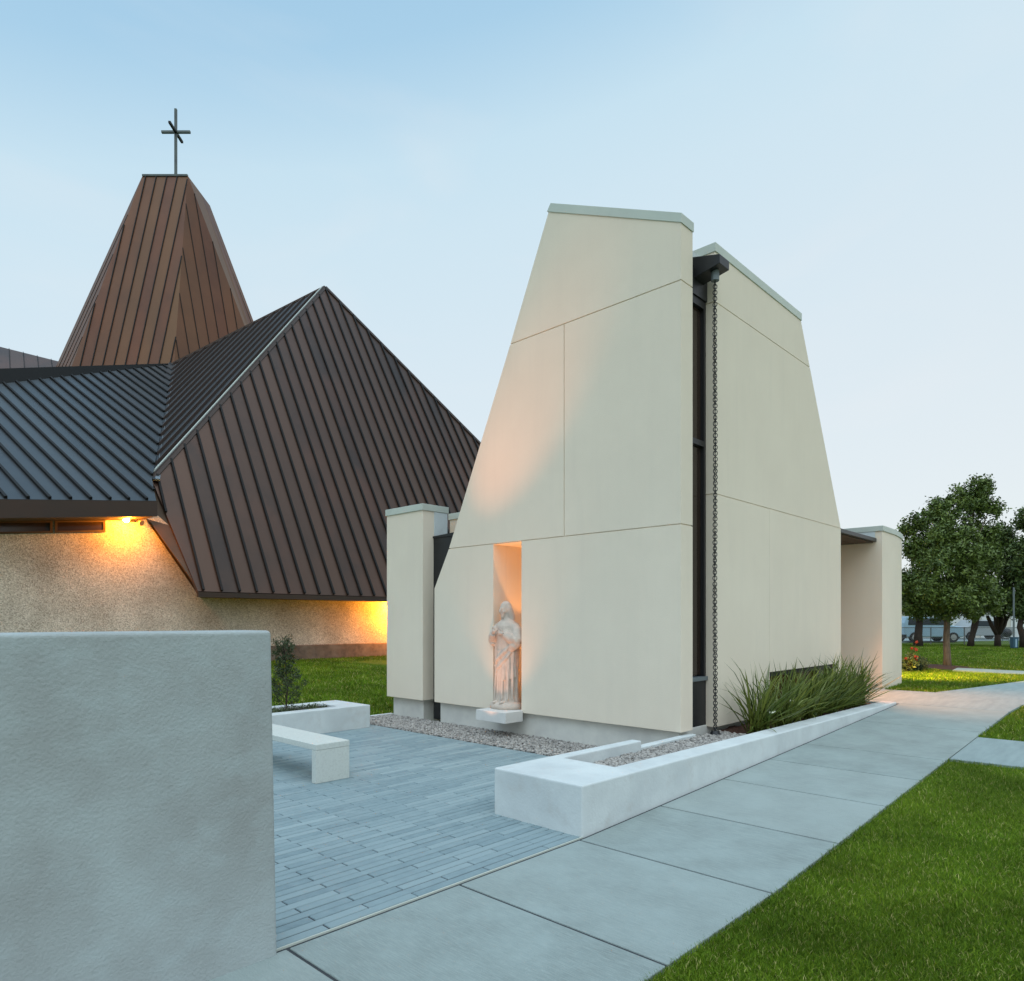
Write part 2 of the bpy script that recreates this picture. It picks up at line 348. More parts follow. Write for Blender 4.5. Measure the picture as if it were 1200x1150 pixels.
# front wall with niche, in (y, z)
def edge_y(z):   # left slanted edge of the front wall
    P = [(7.45, 2.998), (5.785, 3.745), (2.856, 5.117), (2.222, 5.479), (.35, 5.479)]
    for (z0, y0), (z1, y1) in zip(P, P[1:]):
        if z <= z0 and z >= z1: return y0 + (y1 - y0) * (z0 - z) / (z0 - z1)
    return P[0][1]
zt = lambda y: 6.475 + (y - .914) * (7.45 - 6.475) / (2.998 - .914)
bm = B()
pf = [
 [(.914, 5.785+gp), (edge_y(5.785+gp), 5.785+gp), (2.998, zt(2.998)), (.914, zt(.914))],
 [(2.720+gp, 2.856+gp), (edge_y(2.856+gp), 2.856+gp), (edge_y(5.785-gp), 5.785-gp), (2.720+gp, 5.785-gp)],
 [(.914, 2.856+gp), (2.720-gp, 2.856+gp), (2.720-gp, 5.785-gp), (.914, 5.785-gp)],
 [(4.102, .35), (5.479, .35), (5.479, 2.222), (edge_y(2.856-gp), 2.856-gp), (4.102, 2.856-gp)],
 [(.914, .35), (3.521, .35), (3.521, 2.856-gp), (.914, 2.856-gp)]]
for p in pf: prism(bm, p, 'x', XF, XF + T)
i_ = .014                                   # recessed groove beds
for y0, y1, z0, z1 in ((.914+i_, edge_y(5.785)-i_, 5.785-gp, 5.785+gp), (.914+i_, edge_y(2.856)-i_, 2.856-gp, 2.856+gp), (2.72-gp, 2.72+gp, 2.862, 5.779)):
    box(bm, (XF + i_, y0, z0), (XF + T - i_, y1, z1))
obj('front_wall', bm, M['stucco'], chapel, bevel=.003)
bm = B(); e = .012
prism(bm, [(2.998+.025, zt(2.998)+.001), (.914-e, zt(.914)-.012), (.914-e, zt(.914)+.105), (2.955, zt(2.955)+.115)], 'x', XF - e, XF + T + e)
obj('coping', bm, M['coping'], chapel, bevel=.004)
# side wall in (x, z), with the low window opening
def edge_x(z):
    return 6.742 + (8.56 - 6.742) * (6.42 - z) / (6.42 - 3.32) if z > 3.32 else 8.56
T2 = .30; bm = B()
ps = [
 [(3.907, 5.78+gp), (edge_x(5.78+gp), 5.78+gp), (edge_x(6.42), 6.42), (3.907, 6.42)],
 [(3.907, 3.32+gp), (edge_x(3.32+gp), 3.32+gp), (edge_x(5.78-gp), 5.78-gp), (3.907, 5.78-gp)],
 [(3.907, .33), (5.568, .33), (5.568, 3.32-gp), (3.907, 3.32-gp)],
 [(5.572, .945), (8.56, .945), (8.56, 3.32-gp), (5.572, 3.32-gp)],
 [(8.27, .27), (8.56, .27), (8.56, .945-.001), (8.27, .945-.001)]]
for p in ps: prism(bm, p, 'y', YS, YS + T2)
for x0, x1, z0, z1 in ((3.907+i_, edge_x(5.78)-i_, 5.78-gp, 5.78+gp), (3.907+i_, 8.56-i_, 3.32-gp, 3.32+gp), (5.5685, 5.5715, .96, 3.31)):
    box(bm, (x0, YS + i_*.6, z0), (x1, YS + T2 - i_, z1))
obj('side_wall', bm, M['stucco'], chapel, bevel=.003)
bm = B(); box(bm, (3.907-e, YS-e, 6.42), (6.755, YS+T2+e, 6.535)); obj('coping', bm, M['coping'], chapel, bevel=.004)
# low window
fr = None
bm = B(); y0 = YS + .05
box(bm, (5.577, y0, .87), (8.268, y0+.12, .943)); box(bm, (5.577, y0, .30), (8.268, y0+.12, .36))
for x in (5.577, 6.5, 7.55, 8.21): box(bm, (x, y0, .361), (x+.058, y0+.12, .869))
lw = obj('low_window', bm, M['bronze'], chapel)
bm = B(); box(bm, (5.6, y0+.06, .35), (8.25, y0+.08, .88)); obj('pane', bm, M['warmglass'], lw)
# corner window in the gap
bm = B(); yg = YS + .125
box(bm, (3.392, yg-.02, 5.80), (3.90, yg+.1, 6.12)); box(bm, (3.392, yg, 5.70), (3.9, yg+.1, 5.797))
box(bm, (3.392, yg, .98), (3.43, yg+.1, 5.7)); box(bm, (3.85, yg, .98), (3.9, yg+.1, 5.7)); box(bm, (3.43, yg, 3.93), (3.85, yg+.09, 4.0))
cw = obj('corner_window', bm, M['bronze'], chapel)
bm = B(); box(bm, (3.43, yg+.05, 1.0), (3.85, yg+.07, 5.7)); obj('pane', bm, M['glass'], cw)
bm = B(); box(bm, (3.392, yg-.03, .93), (3.9, yg+.1, .978)); obj('sill', bm, M['grey'], cw)
bm = B(); box(bm, (3.392, yg, .28), (3.9, yg+.1, .928)); obj('spandrel_panel', bm, M['black'], cw)
bm = B(); box(bm, (3.392, YS+.2, 6.13), (3.9, YS+.25, 6.42)); obj('flashing', bm, M['white'], chapel)
# scupper
bm = B()
prism(bm, [(1.02, 5.98), (.64, 6.055), (.64, 6.165), (1.02, 6.26)], 'x', 3.55, 3.80)
sc = obj('scupper', bm, M['black'], chapel, bevel=.004)
bm = B(); tube(bm, [(3.675, .765, 6.04), (3.675, .765, 5.92)], .05, 16); obj('spout', bm, M['grey'], sc, smooth=False)
# plinth
bm = B(); prism(bm, [(3.205, 5.44), (3.205, 1.0), (3.38, 1.0), (8.45, 1.05), (8.45, 5.44)], 'z', -.08, .352); obj('plinth', bm, M['plinth'], chapel, bevel=.004)
# niche lining
bm = B(); nx = XF + T + .001; nd = .42
box(bm, (nx, 4.102, .3535), (nx+nd, 4.16, 2.86)); box(bm, (nx, 3.46, .3535), (nx+nd, 3.521, 2.86))
box(bm, (nx+nd+.001, 3.46, .3535), (nx+nd+.05, 4.16, 2.86)); box(bm, (nx, 3.522, 2.851), (nx+nd, 4.101, 2.90))
obj('niche', bm, M['stucco'], chapel)
bm = B(); prism(bm, [(2.742, 3.49), (2.742, 4.10), (XF-.001, 4.10), (XF-.001, 3.49)], 'z', .228, .385); prism(bm, [(XF, 3.525), (XF, 4.098), (3.80, 4.098), (3.80, 3.525)], 'z', .354, .384)
obj('pedestal', bm, M['pedestal'], chapel, bevel=.006)
# wing walls
ww = []
bm = B(); prism(bm, [(XF+.005, 5.79), (XF+.005, 6.794), (3.66, 6.794), (3.66, 5.79)], 'z', .347, 3.56)
wl = obj('wing_wall', bm, M['stucco'], chapel, bevel=.004)
bm = B(); box(bm, (XF-.015, 5.772, 3.555), (3.68, 6.812, 3.665)); obj('coping', bm, M['coping'], wl, bevel=.004)
bm = B(); box(bm, (3.36, 5.779, 3.14), (3.655, 5.789, 3.55)); obj('flashing', bm, M['white'], wl)
bm = B(); box(bm, (3.22, 5.90, -.08), (3.6, 6.74, .349)); obj('plinth', bm, M['plinth'], wl, bevel=.004)
bm = B(); box(bm, (3.35, 5.12, .02), (3.40, 5.789, 3.10)); prism(bm, [(5.12, 3.101), (5.789, 3.101), (5.789, 3.13), (5.12, 3.16)], 'x', 3.33, 5.2)
obj('side_gate', bm, M['black'], chapel)
bm = B(); box(bm, (3.95, 5.75, -.05), (8.4, 6.05, 3.50)); rw = obj('rear_wall', bm, M['stucco'], chapel)
bm = B(); box(bm, (3.93, 5.73, 3.501), (8.42, 6.07, 3.61)); obj('coping', bm, M['coping'], rw)
# right hand wing wall with its rounded front
arc = [(10.985, YS), (11.4, .885), (11.9, .90), (12.4, .945), (12.9, 1.02), (13.1, 1.2), (13.1, 1.5)]
bm = B(); prism(bm, arc + [(12.5, 1.9), (11.7, 3.4), (10.985, 3.4)], 'z', .25, 3.50)
wr = obj('wing_wall', bm, M['stucco'], chapel, bevel=.004)
bm = B(); prism(bm, [(10.965, YS-.02), (11.4, .865), (11.9, .88), (12.4, .925), (12.92, 1.0), (13.125, 1.18), (13.125, 1.52), (12.5, 1.93), (11.71, 3.42), (10.965, 3.42)], 'z', 3.501, 3.612)
obj('coping', bm, M['coping'], wr, bevel=.006)
bm = B(); box(bm, (10.975, 1.02, 3.37), (10.984, 3.4, 3.5)); obj('flashing', bm, M['white'], wr)  # white flashing; the white also stands for stronger light on this wall face
bm = B(); box(bm, (8.565, .99, 3.29), (10.974, 3.4, 3.365)); cn = obj('canopy', bm, M['bronze'], chapel, bevel=.004)
bm = B()
for a, b in ((1.05, 1.38), (1.40, 1.95), (1.97, 2.5), (2.52, 3.05)): box(bm, (8.6, a, 3.272), (10.95, b, 3.289))
obj('soffit', bm, M['soffit'], cn)
bm = B(); tube(bm, [(9.3, 1.75, 3.262), (9.3, 1.75, 3.271)], .07, 16); obj('downlight', bm, M['soffitlens'], cn)
bm = B(); box(bm, (8.565, 3.41, .2), (10.984, 3.6, 3.29)); box(bm, (8.45, 1.2, .2), (8.56, 3.4, 3.27)); obj('entrance_wall', bm, M['stucco'], chapel)
bm = B(); box(bm, (9.2, 3.34, .334), (10.3, 3.409, 2.6)); dr = obj('door', bm, M['bronze'], chapel)
bm = B(); box(bm, (9.3, 3.325, .5), (10.2, 3.339, 2.5)); obj('pane', bm, M['glass'], dr)
bm = B(); tube(bm, [(9.28, 3.29, 1.1), (9.28, 3.29, 1.6)], .015, 8); obj('handle', bm, M['grey'], dr)
# the chapel's body behind its slabs
bm = B(); loft(bm, [(3.86, 1.2, .36), (8.3, 1.2, .36), (8.3, 5.05, .36), (3.86, 5.05, .36)], [(3.86, 1.2, 3.2), (8.2, 1.2, 3.2), (8.2, 4.5, 3.2), (3.86, 4.5, 3.2)])
loft(bm, [(3.86, 1.2, 3.201), (8.2, 1.2, 3.201), (8.2, 4.5, 3.201), (3.86, 4.5, 3.201)], [(3.86, 1.2, 6.1), (6.5, 1.2, 6.1), (6.5, 2.7, 6.1), (3.86, 2.7, 6.1)])
obj('body', bm, M['bronze'], chapel)

# rain chain
bm = B(); z = 5.93; k = 0
while z > .33:
    sway = .006 * math.sin(z * 2.1)
    m = Matrix.Translation((3.675 + sway, .765, z - .045)) @ Matrix.Rotation(R(random.uniform(20, 60) + (90 if k % 2 else 0)), 4, 'Z') @ Matrix.Rotation(R(90), 4, 'X')
    pts = []
    for q in range(14):
        a = 2 * math.pi * q / 14; pts.append(m @ Vector((.024 * math.cos(a), .031 * math.sin(a), 0)))
    rings = []
    for q in range(14):
        c = pts[q]; d = (pts[(q+1) % 14] - pts[q-1]).normalized(); nrm = m.to_3x3() @ Vector((0, 0, 1)); s = d.cross(nrm)
        rings.append([bm.verts.new(c + (s * math.cos(h) + nrm * math.sin(h)) * .0058) for h in [2*math.pi*j/5 for j in range(5)]])
    for q in range(14):
        a_, b_ = rings[q], rings[(q+1) % 14]
        for j in range(5): bm.faces.new([a_[j], a_[(j+1) % 5], b_[(j+1) % 5], b_[j]])
    z -= .037; k += 1
rc = thing('rain_chain', 'black ring rain chain hanging from the scupper down to the gravel', 'rain chain', (3.675, .765, .28))
o = obj('chain', bm, M['black'], rc, smooth=True); o.location = (-3.675, -.765, -.28)
bm = B(); tube(bm, [(0, 0, 0), (0, 0, .05)], [.07, .045], 12); tube(bm, [(0, 0, .03), (0, 0, .09)], .015, 8)
obj('anchor', bm, M['black'], rc)

# ================================================================ STATUE
def statue():
    root = thing('statue', 'carved stone statue of a bearded robed man standing in the niche', 'statue', (3.16, 3.87, .386), R(-90))
    bm = B()
    # robe: rings of (z, cx, cy, rx, ry, fold amount)
    prof = [(.085,0,.01,.195,.165,.10),(.12,0,.01,.19,.16,.12),(.2,0,.01,.175,.15,.13),(.32,0,.01,.165,.145,.13),(.48,.0,.0,.165,.145,.11),(.62,.005,-.005,.168,.148,.09),
            (.78,.01,-.005,.168,.142,.07),(.93,.01,0,.165,.135,.06),(1.05,.005,0,.175,.135,.05),(1.15,0,0,.188,.135,.05),(1.23,0,.005,.195,.125,.04),(1.275,0,.01,.175,.11,.03),(1.31,0,.01,.12,.085,.02),(1.345,0,0,.07,.068,0),(1.40,0,-.005,.058,.06,0)]
    N = 72
    def ring(z, cx, cy, rx, ry, f, ph=0):
        out = []
        for k in range(N):
            a = 2 * math.pi * k / N
            s = 1 + f * (.9 * (abs(math.sin(5 * a + ph + z * 1.1)) - .6) + .7 * (abs(math.sin(8.5 * a - z * 1.6 + 1.3)) - .6) + .35 * math.sin(4 * a + z * 3))
            out.append((cx + rx * s * math.cos(a), cy + ry * s * math.sin(a), z))
        return out
    rs = [[bm.verts.new(p) for p in ring(*q)] for q in prof]
    for a, b in zip(rs, rs[1:]):
        for k in range(N): bm.faces.new([a[k], a[(k+1) % N], b[(k+1) % N], b[k]])
    bm.faces.new(rs[0][::-1]); bm.faces.new(rs[-1])
    # mantle: a heavier outer cloth whose hem climbs from the left knee to the right hip
    M_ = 60; prof2 = [(1.27,.14,.085),(1.12,.215,.16),(.98,.205,.165),(.85,.2,.168),(.7,.195,.168),(.55,.19,.165),(.42,.185,.162)]
    inner, outer = [], []
    for (z, rx, ry) in prof2:
        ri, ro = [], []
        for k in range(M_ + 1):
            a = R(-75) + R(290) * k / M_       # open at the front right
            t = k / M_
            zz = z + (1.25 - z) / .83 * (.18 * max(0, math.cos(a + R(90))) * 0 + .22 * (1 - abs(2 * t - .4)) * -0.0 + .20 * t)
            f = .10 * (.8 * (abs(math.sin(5.5 * a + zz * 4)) - .6) + .6 * (abs(math.sin(9 * a - zz * 2)) - .6)) * (1.35 - z)/.6
            ro.append(bm.verts.new((rx * (1 + f) * math.cos(a), .005 + ry * (1 + f) * math.sin(a), zz)))
            ri.append(bm.verts.new((rx * .8 * math.cos(a), .005 + ry * .8 * math.sin(a), zz)))
        inner.append(ri); outer.append(ro)
    for q in range(len(prof2) - 1):
        for k in range(M_):
            bm.faces.new([outer[q][k], outer[q][k+1], outer[q+1][k+1], outer[q+1][k]])
            bm.faces.new([inner[q][k], inner[q+1][k], inner[q+1][k+1], inner[q][k+1]])
    for q in range(len(prof2) - 1):
        bm.faces.new([outer[q][0], outer[q+1][0], inner[q+1][0], inner[q][0]]); bm.faces.new([outer[q][M_], inner[q][M_], inner[q+1][M_], outer[q+1][M_]])
    for k in range(M_):
        bm.faces.new([outer[0][k], inner[0][k], inner[0][k+1], outer[0][k+1]]); bm.faces.new([outer[-1][k], outer[-1][k+1], inner[-1][k+1], inner[-1][k]])
    # a sash of cloth across the front and long hanging folds
    tube(bm, [(.19, -.06, 1.0), (.10, -.135, .86), (-.04, -.15, .74), (-.15, -.09, .62)], [.02, .032, .032, .02], 10)
    tube(bm, [(.20, -.05, .92), (.12, -.13, .76), (-.02, -.148, .62), (-.13, -.10, .50)], [.02, .028, .03, .015], 10)
    for x0, y0, x1, y1, zt_, zb, r_ in ((-.10,-.12,-.13,-.13,.88,.12,.028),(-.03,-.145,-.05,-.155,.86,.12,.03),(.05,-.14,.04,-.16,.80,.14,.028),(.12,-.11,.125,-.125,.85,.15,.03),(.165,-.05,.165,-.065,.95,.15,.03),(.17,.03,.17,.03,.95,.15,.03),(-.165,-.02,-.17,-.02,.9,.12,.026)):
        tube(bm, [(x0, y0, zt_), ((x0+x1)/2+.008, (y0+y1)/2+.006, (zt_+zb)/2), (x1, y1+.01, zb), (x1*.97, y1+.035, zb-.05)], [r_*.4, r_*.75, r_*.7, .004], 8)
    # arms in wide sleeves, forearms rising to the chest
    def limb(ps, rs_): tube(bm, ps, rs_, 14)
    limb([(.15, .01, 1.235), (.21, 0, 1.15), (.245, -.02, 1.03), (.21, -.08, .995)], [.07, .085, .095, .09])
    limb([(.235, -.02, 1.0), (.17, -.105, 1.05), (.085, -.145, 1.105)], [.095, .075, .05])
    limb([(.225, -.03, .99), (.20, -.08, .92), (.17, -.10, .86)], [.09, .065, .02])      # hanging sleeve
    limb([(-.15, .01, 1.235), (-.205, -.01, 1.15), (-.225, -.06, 1.04)], [.07, .08, .085])
    limb([(-.22, -.05, 1.02), (-.175, -.115, 1.06), (-.125, -.165, 1.11)], [.085, .065, .042])
    limb([(-.215, -.07, 1.0), (-.18, -.11, .94)], [.075, .03])
    # hands: palm, four bent fingers, thumb
    def hand(c, d, up, nrm):
        c, d, up, nrm = [Vector(q) for q in (c, d, up, nrm)]
        d.normalize(); up.normalize(); nrm.normalize()
        limb([c - d * .035, c, c + d * .03], [.022, .028, .026])
        for j, ln in enumerate((.062, .07, .066, .052)):
            b = c + d * .03 + up * (.027 - .018 * j)
            limb([b, b + d * ln * .55 - nrm * .004, b + d * ln + -nrm * .02], [.0095, .009, .007])
        b = c - d * .005 + up * .028
        limb([b, b + up * .025 + d * .02, b + up * .032 + d * .042], [.011, .010, .008])
    hand((.05, -.165, 1.12), (-1, -.1, .25), (.2, 0, 1), (0, -1, 0))
    hand((-.09, -.185, 1.145), (.75, -.2, .75), (-.6, 0, .7), (0, -1, 0))
    # head, turned a little to its right and bowed
    H = Matrix.Translation((0, -.02, 1.47)) @ Matrix.Rotation(R(-14), 4, 'Z') @ Matrix.Rotation(R(10), 4, 'X')
    def he(c, r): ell(bm, H @ Vector(c), r, H.to_3x3().to_4x4())
    he((0, 0, .01), (.072, .088, .105)); he((0, .012, .035), (.083, .09, .092))          # face and hair cap
    he((0, -.045, -.055), (.046, .045, .055)); he((0, -.062, -.085), (.032, .035, .05))   # jaw, beard
    he((0, -.098, .0), (.0125, .02, .028)); he((0, -.108, -.014), (.014, .014, .011))    # nose
    he((0, -.076, .033), (.046, .014, .008))  # brows
    he((-.027, -.066, .012), (.012, .010, .006)); he((.027, -.066, .012), (.012, .010, .006))  # eyes
    he((0, -.09, -.038), (.026, .014, .008)); he((0, -.088, -.054), (.018, .012, .007))  # moustache, lip
    he((-.04, -.06, -.02), (.02, .025, .022)); he((.04, -.06, -.02), (.02, .025, .022))
    for s in (-1, 1):
        he((s * .078, -.005, 0), (.012, .02, .028))                                          # ears
        for j in range(11):
            f_ = j / 10; a = R(28 + 95 * f_)                                                     # locks from the parting, over the ears, to the shoulders
            x, y = s * .084 * math.sin(a), .012 - .088 * math.cos(a) * .75
            w1, w2 = random.uniform(-.006, .006), random.uniform(-.006, .006)
            tube(bm, [H @ Vector((s * .012, y * .5 + .01, .122)), H @ Vector((x * .8, y * .85 + .008, .085)), H @ Vector((x * 1.04, y + .012, .02)), H @ Vector((x * 1.06 + w1, y + .03, -.05)), H @ Vector((x * 1.1 + w2, y + .035, -.11)), H @ Vector((x * 1.2, y + .035, -.165))], [.008, .012, .013, .014, .013, .006], 8)
    he((0, .07, -.06), (.075, .045, .10))
    # feet under the hem
    for x in (-.07, .07): ell(bm, (x, -.155, .10), (.035, .075, .025))
    me = bpy.data.meshes.new('figure'); bmesh.ops.recalc_face_normals(bm, faces=bm.faces[:]); bm.to_mesh(me); bm.free()
    tmp = bpy.data.objects.new('figure_source', me); col.objects.link(tmp)
    rm = tmp.modifiers.new('Remesh', 'REMESH'); rm.mode = 'VOXEL'; rm.voxel_size = .0042; rm.use_smooth_shade = True
    sm = tmp.modifiers.new('Smooth', 'SMOOTH'); sm.iterations = 1; sm.factor = .4
    dg = bpy.context.evaluated_depsgraph_get(); fm = bpy.data.meshes.new_from_object(tmp.evaluated_get(dg))
    bpy.data.objects.remove(tmp); fm.name = 'figure'; fm.materials.clear(); fm.materials.append(M['statue'])
    fm.polygons.foreach_set('use_smooth', [True] * len(fm.polygons))
    link('figure', fm, root)
    bm = B()
    rr = []
    for z, r_ in ((0, .235), (.04, .245), (.075, .225), (.10, .19)):
        rr.append([bm.verts.new((r_ * 1.08 * math.cos(a) * (1 + .03 * math.sin(5 * a + z * 30)), -.01 + r_ * .92 * math.sin(a) * (1 + .03 * math.sin(4 * a)), z)) for a in [2 * math.pi * k / 40 for k in range(40)]])
    for a, b in zip(rr, rr[1:]):
        for k in range(40): bm.faces.new([a[k], a[(k+1) % 40], b[(k+1) % 40], b[k]])
    bm.faces.new(rr[0][::-1]); bm.faces.new(rr[-1])
    obj('base', bm, M['statue'], root, smooth=True)
    return root
statue()

# ================================================================ WALLS, PLANTERS, BENCH
bm = B()
loft(bm, [(-2.585, -.06, -.1), (-2.585, .24, -.1), (-9.5, .24, -.1), (-9.5, -.06, -.1)], [(-2.615, -.05, 1.648), (-2.615, .23, 1.648), (-9.5, .23, 1.648), (-9.5, -.05, 1.648)])
tag(obj('garden_wall', bm, M['wall'], bevel=.02, segs=4), 'freestanding chest high grey rendered wall in the left foreground', 'wall')
# tapering planter beside the ramp: solid seat end, thin long sides
pl = thing('planter', 'long white rendered planter wall tapering along the sidewalk ramp', 'planter')
bm = B()
zt_ = lambda x: .405 - .0085 * x
outer = [(-.01, -.012), (0.78, -.012), (8.54, -.012), (8.54, .22), (.78, .24), (.78, .84), (2.14, .84), (2.14, .965), (.78, .967), (-.01, .967)]
a = [bm.verts.new((x, y, -.1)) for x, y in outer]; b = [bm.verts.new((x, y, zt_(x))) for x, y in outer]; n = len(outer)
bm.faces.new(a[::-1]); bm.faces.new(b)
for i in range(n): bm.faces.new([a[i], a[(i+1) % n], b[(i+1) % n], b[i]])
obj('planter_wall', bm, M['white'], pl, bevel=.016, segs=3)
bm = B(); box(bm, (2.141, .85, -.1), (3.36, .955, .31)); obj('curb', bm, M['white'], pl, bevel=.01, segs=3)
bm = B(); box(bm, (.75, .2, -.1), (3.95, .87, .255)); obj('gravel_base', bm, M['gravelbed'], pl)
bm = B()
g = [[bm.verts.new((3.9 + 4.62 * i / 60, .2 + .75 * j / 10, .255 + .02 * (i / 60) + random.uniform(-.012, .014) + .02 * math.sin(i * .7) * math.sin(j))) for j in range(11)] for i in range(61)]
for i in range(60):
    for j in range(10): bm.faces.new([g[i][j], g[i+1][j], g[i+1][j+1], g[i][j+1]])
obj('mulch_bed', bm, M['mulch'], pl)
# rear planter beyond the bench
p2 = thing('planter', 'low white rendered planter box behind the bench', 'planter')
bm = B(); x0, x1, y0, y1, h0 = -3.0, 2.14, 5.905, 6.88, .354
O = [(x0, y0), (x1, y0), (x1, y1), (x0, y1)]; I = [(x0+.25, y0+.22), (1.70, y0+.22), (1.70, y1-.22), (x0+.25, y1-.22)]
vo = [[bm.verts.new((x, y, z)) for x, y in O] for z in (-.08, h0)]; vi = [[bm.verts.new((x, y, z)) for x, y in I] for z in (-.08, h0)]
for i in range(4):
    j = (i+1) % 4
    bm.faces.new([vo[0][i], vo[0][j], vo[1][j], vo[1][i]]); bm.faces.new([vi[0][i], vi[1][i], vi[1][j], vi[0][j]])
    bm.faces.new([vo[1][i], vo[1][j], vi[1][j], vi[1][i]]); bm.faces.new([vo[0][i], vi[0][i], vi[0][j], vo[0][j]])
obj('planter_wall', bm, M['white'], p2, bevel=.014, segs=3)
bm = B(); box(bm, (x0+.2, y0+.2, -.08), (1.72, y1-.2, h0-.04)); obj('soil', bm, M['soil'], p2)
bm = B(); box(bm, (2.15, 6.84, -.08), (3.3, 6.93, .02)); tag(obj('curb', bm, M['white'], bevel=.008), 'thin white curb between the gravel and the back lawn', 'curb')
# bench
bt = thing('bench', 'pale terrazzo slab bench standing on the grey pavers', 'bench', (-.305, 4.0, 0))
bm = B(); box(bm, (-.205, -.92, .345), (.205, .92, .408)); obj('seat', bm, M['bench'], bt, bevel=.006)
for s in (-1, 1):
    bm = B(); box(bm, (-.204, min(s*.919, s*.84), 0), (.204, max(s*.919, s*.84), .344)); obj('leg', bm, M['bench'], bt, bevel=.005)

# ================================================================ CHURCH
church = thing('church', 'large church with steep brown metal roofs and pebbled walls', 'church')
def clip(poly, o, n):        # keep the side of the convex 3-D polygon where (p-o).n >= 0
    out = []
    for i in range(len(poly)):
        a, b = poly[i], poly[(i+1) % len(poly)]; da, db = (a-o).dot(n), (b-o).dot(n)
        if da >= 0: out.append(a)
        if (da > 0 > db) or (da < 0 < db): out.append(a + (b-a) * (da / (da-db)))
    return out
def seamed(name, poly, rib, spacing, m, parent, start=None, h=.05, wd=.03, th=.12, tint=(.4, .3), seam=None, out=None):
    """standing seam roof facet: panels of slightly varying tint between raised seams that run along rib"""
    poly = [Vector(p) for p in poly]; N = (poly[1]-poly[0]).cross(poly[2]-poly[0]).normalized()
    toward = out if out is not None else (CAM - poly[0])
    if N.dot(toward) < 0: N = -N
    rib = (rib - N * rib.dot(N)).normalized(); S = N.cross(rib).normalized()
    o = Vector(start) if start is not None else poly[0]
    ds = [(p-o).dot(S) for p in poly]; k0, k1 = math.floor(min(ds)/spacing), math.ceil(max(ds)/spacing)
    bm = B(); L = tinted(bm)
    for k in range(k0, k1):
        pg = clip(clip(poly, o + S*(k*spacing), S), o + S*((k+1)*spacing), -S)
        if len(pg) < 3: continue
        t = min(max(random.gauss(*tint), 0), 1)
        pg = [p for i, p in enumerate(pg) if (p - pg[i-1]).length > 1e-4]
        if len(pg) < 3: continue
        top = [bm.verts.new(p) for p in pg]; bot = [bm.verts.new(p - N*th) for p in pg]
        for v in top + bot: v[L] = t
        bm.faces.new(top); bm.faces.new(bot[::-1])
        for i in range(len(top)):
            a, b = pg[i], pg[(i+1) % len(pg)]
            if abs((b-a).normalized().dot(rib)) > .9999: continue      # interior sides between panels
            bm.faces.new([top[i], top[(i+1) % len(top)], bot[(i+1) % len(top)], bot[i]])
    for k in range(k0, k1 + 1):
        c = o + S * (k*spacing); lo, hi = None, None; ts = []
        for i in range(len(poly)):
            a, b = poly[i], poly[(i+1) % len(poly)]; da, db = (a-c).dot(S), (b-c).dot(S)
            if (da > 0) != (db > 0): ts.append(((a + (b-a)*(da/(da-db))) - c).dot(rib))
        if len(ts) < 2: continue
        t0, t1 = min(ts) + .03, max(ts) - .03
        if t1 - t0 < .15: continue
        q = [(-wd/2, .002), (wd/2, .002), (wd/2, h), (-wd/2, h)]
        loft(bm, [c + rib*t0 + S*a + N*b for a, b in q], [c + rib*t1 + S*a + N*b for a, b in q], 1)
    bmesh.ops.recalc_face_normals(bm, faces=bm.faces[:])
    return obj(name, bm, [m, seam or M['seam']], parent, recalc=False)
YW = 18.581
E1 = Vector((4.086, 17.3325, 2.55)); UPA = Vector((0, 1, 1.732)); NA = Vector((1, 0, 0)).cross(UPA)
V1 = hit(178, 562, E1, NA); P = hit(381, 337, E1, NA); Q = hit(562, 520, E1, NA)
tq = (P.z - 2.55) / (P.z - Q.z); RB = P + (Q - P) * tq
Ea = at(0, 585, 17); Eb = at(183, 587, 19.6)
rc_ = at(600 - 1.41*F, HY - .97*F, 1) - CAM
NC = (Eb - Ea).cross(rc_).normalized()
W = hit(203, 427, Ea, NC)
seamed('roof', [E1, V1, P, RB], UPA, .55, M['copper'], church, start=(4.24, 17.3325, 2.55), tint=(.45, .3), h=.07, wd=.065)
seamed('roof', [V1, W, P], P - V1, .50, M['skymetal'], church, start=V1, h=.09, wd=.06, tint=(.5, .2), seam=M['fascia'])
Cl = Ea + (Ea - Eb) * 2.0; Tl0 = hit(0, 450, Ea, NC); Tl = W + (Tl0 - W) * 2.3; V1c = hit(178, 562, Ea, NC)
seamed('roof', [Cl, Eb, V1c, W, Tl], rc_, .465, M['skymetal'], church, start=Ea + (Eb-Ea)*.035, tint=(.4, .3), h=.075, wd=.07)
def strip(bm, pts, w_, lift, N_):
    pass
# ridge and valley flashings
def bar(bm, a, b, w_, h_, up=Vector((0, 0, 1))):
    a, b = Vector(a), Vector(b); d = (b-a).normalized(); s = d.cross(up).normalized(); u = s.cross(d)
    q = [(-w_/2, -h_/2), (w_/2, -h_/2), (w_/2, h_/2), (-w_/2, h_/2)]
    loft(bm, [a + s*x + u*y for x, y in q], [b + s*x + u*y for x, y in q])
bm = B(); bar(bm, V1, P, .14, .10, Vector(NA)); bar(bm, P, RB, .16, .12, Vector(NA)); obj('ridge_cap', bm, M['fascia'], church)
bm = B(); kk = Vector((-.10, .12, .02)); bar(bm, V1 + kk, P + kk, .06, .05, (W - V1).cross(P - V1).normalized()); obj('ridge_flashing', bm, M['coping'], church)
NB = (W - V1).cross(P - V1).normalized()
bm = B(); off = (V1 - CAM).normalized() * -.12
bar(bm, V1 + off, W + off, .40, .05, NC); obj('valley_flashing', bm, M['skymetal'], church)
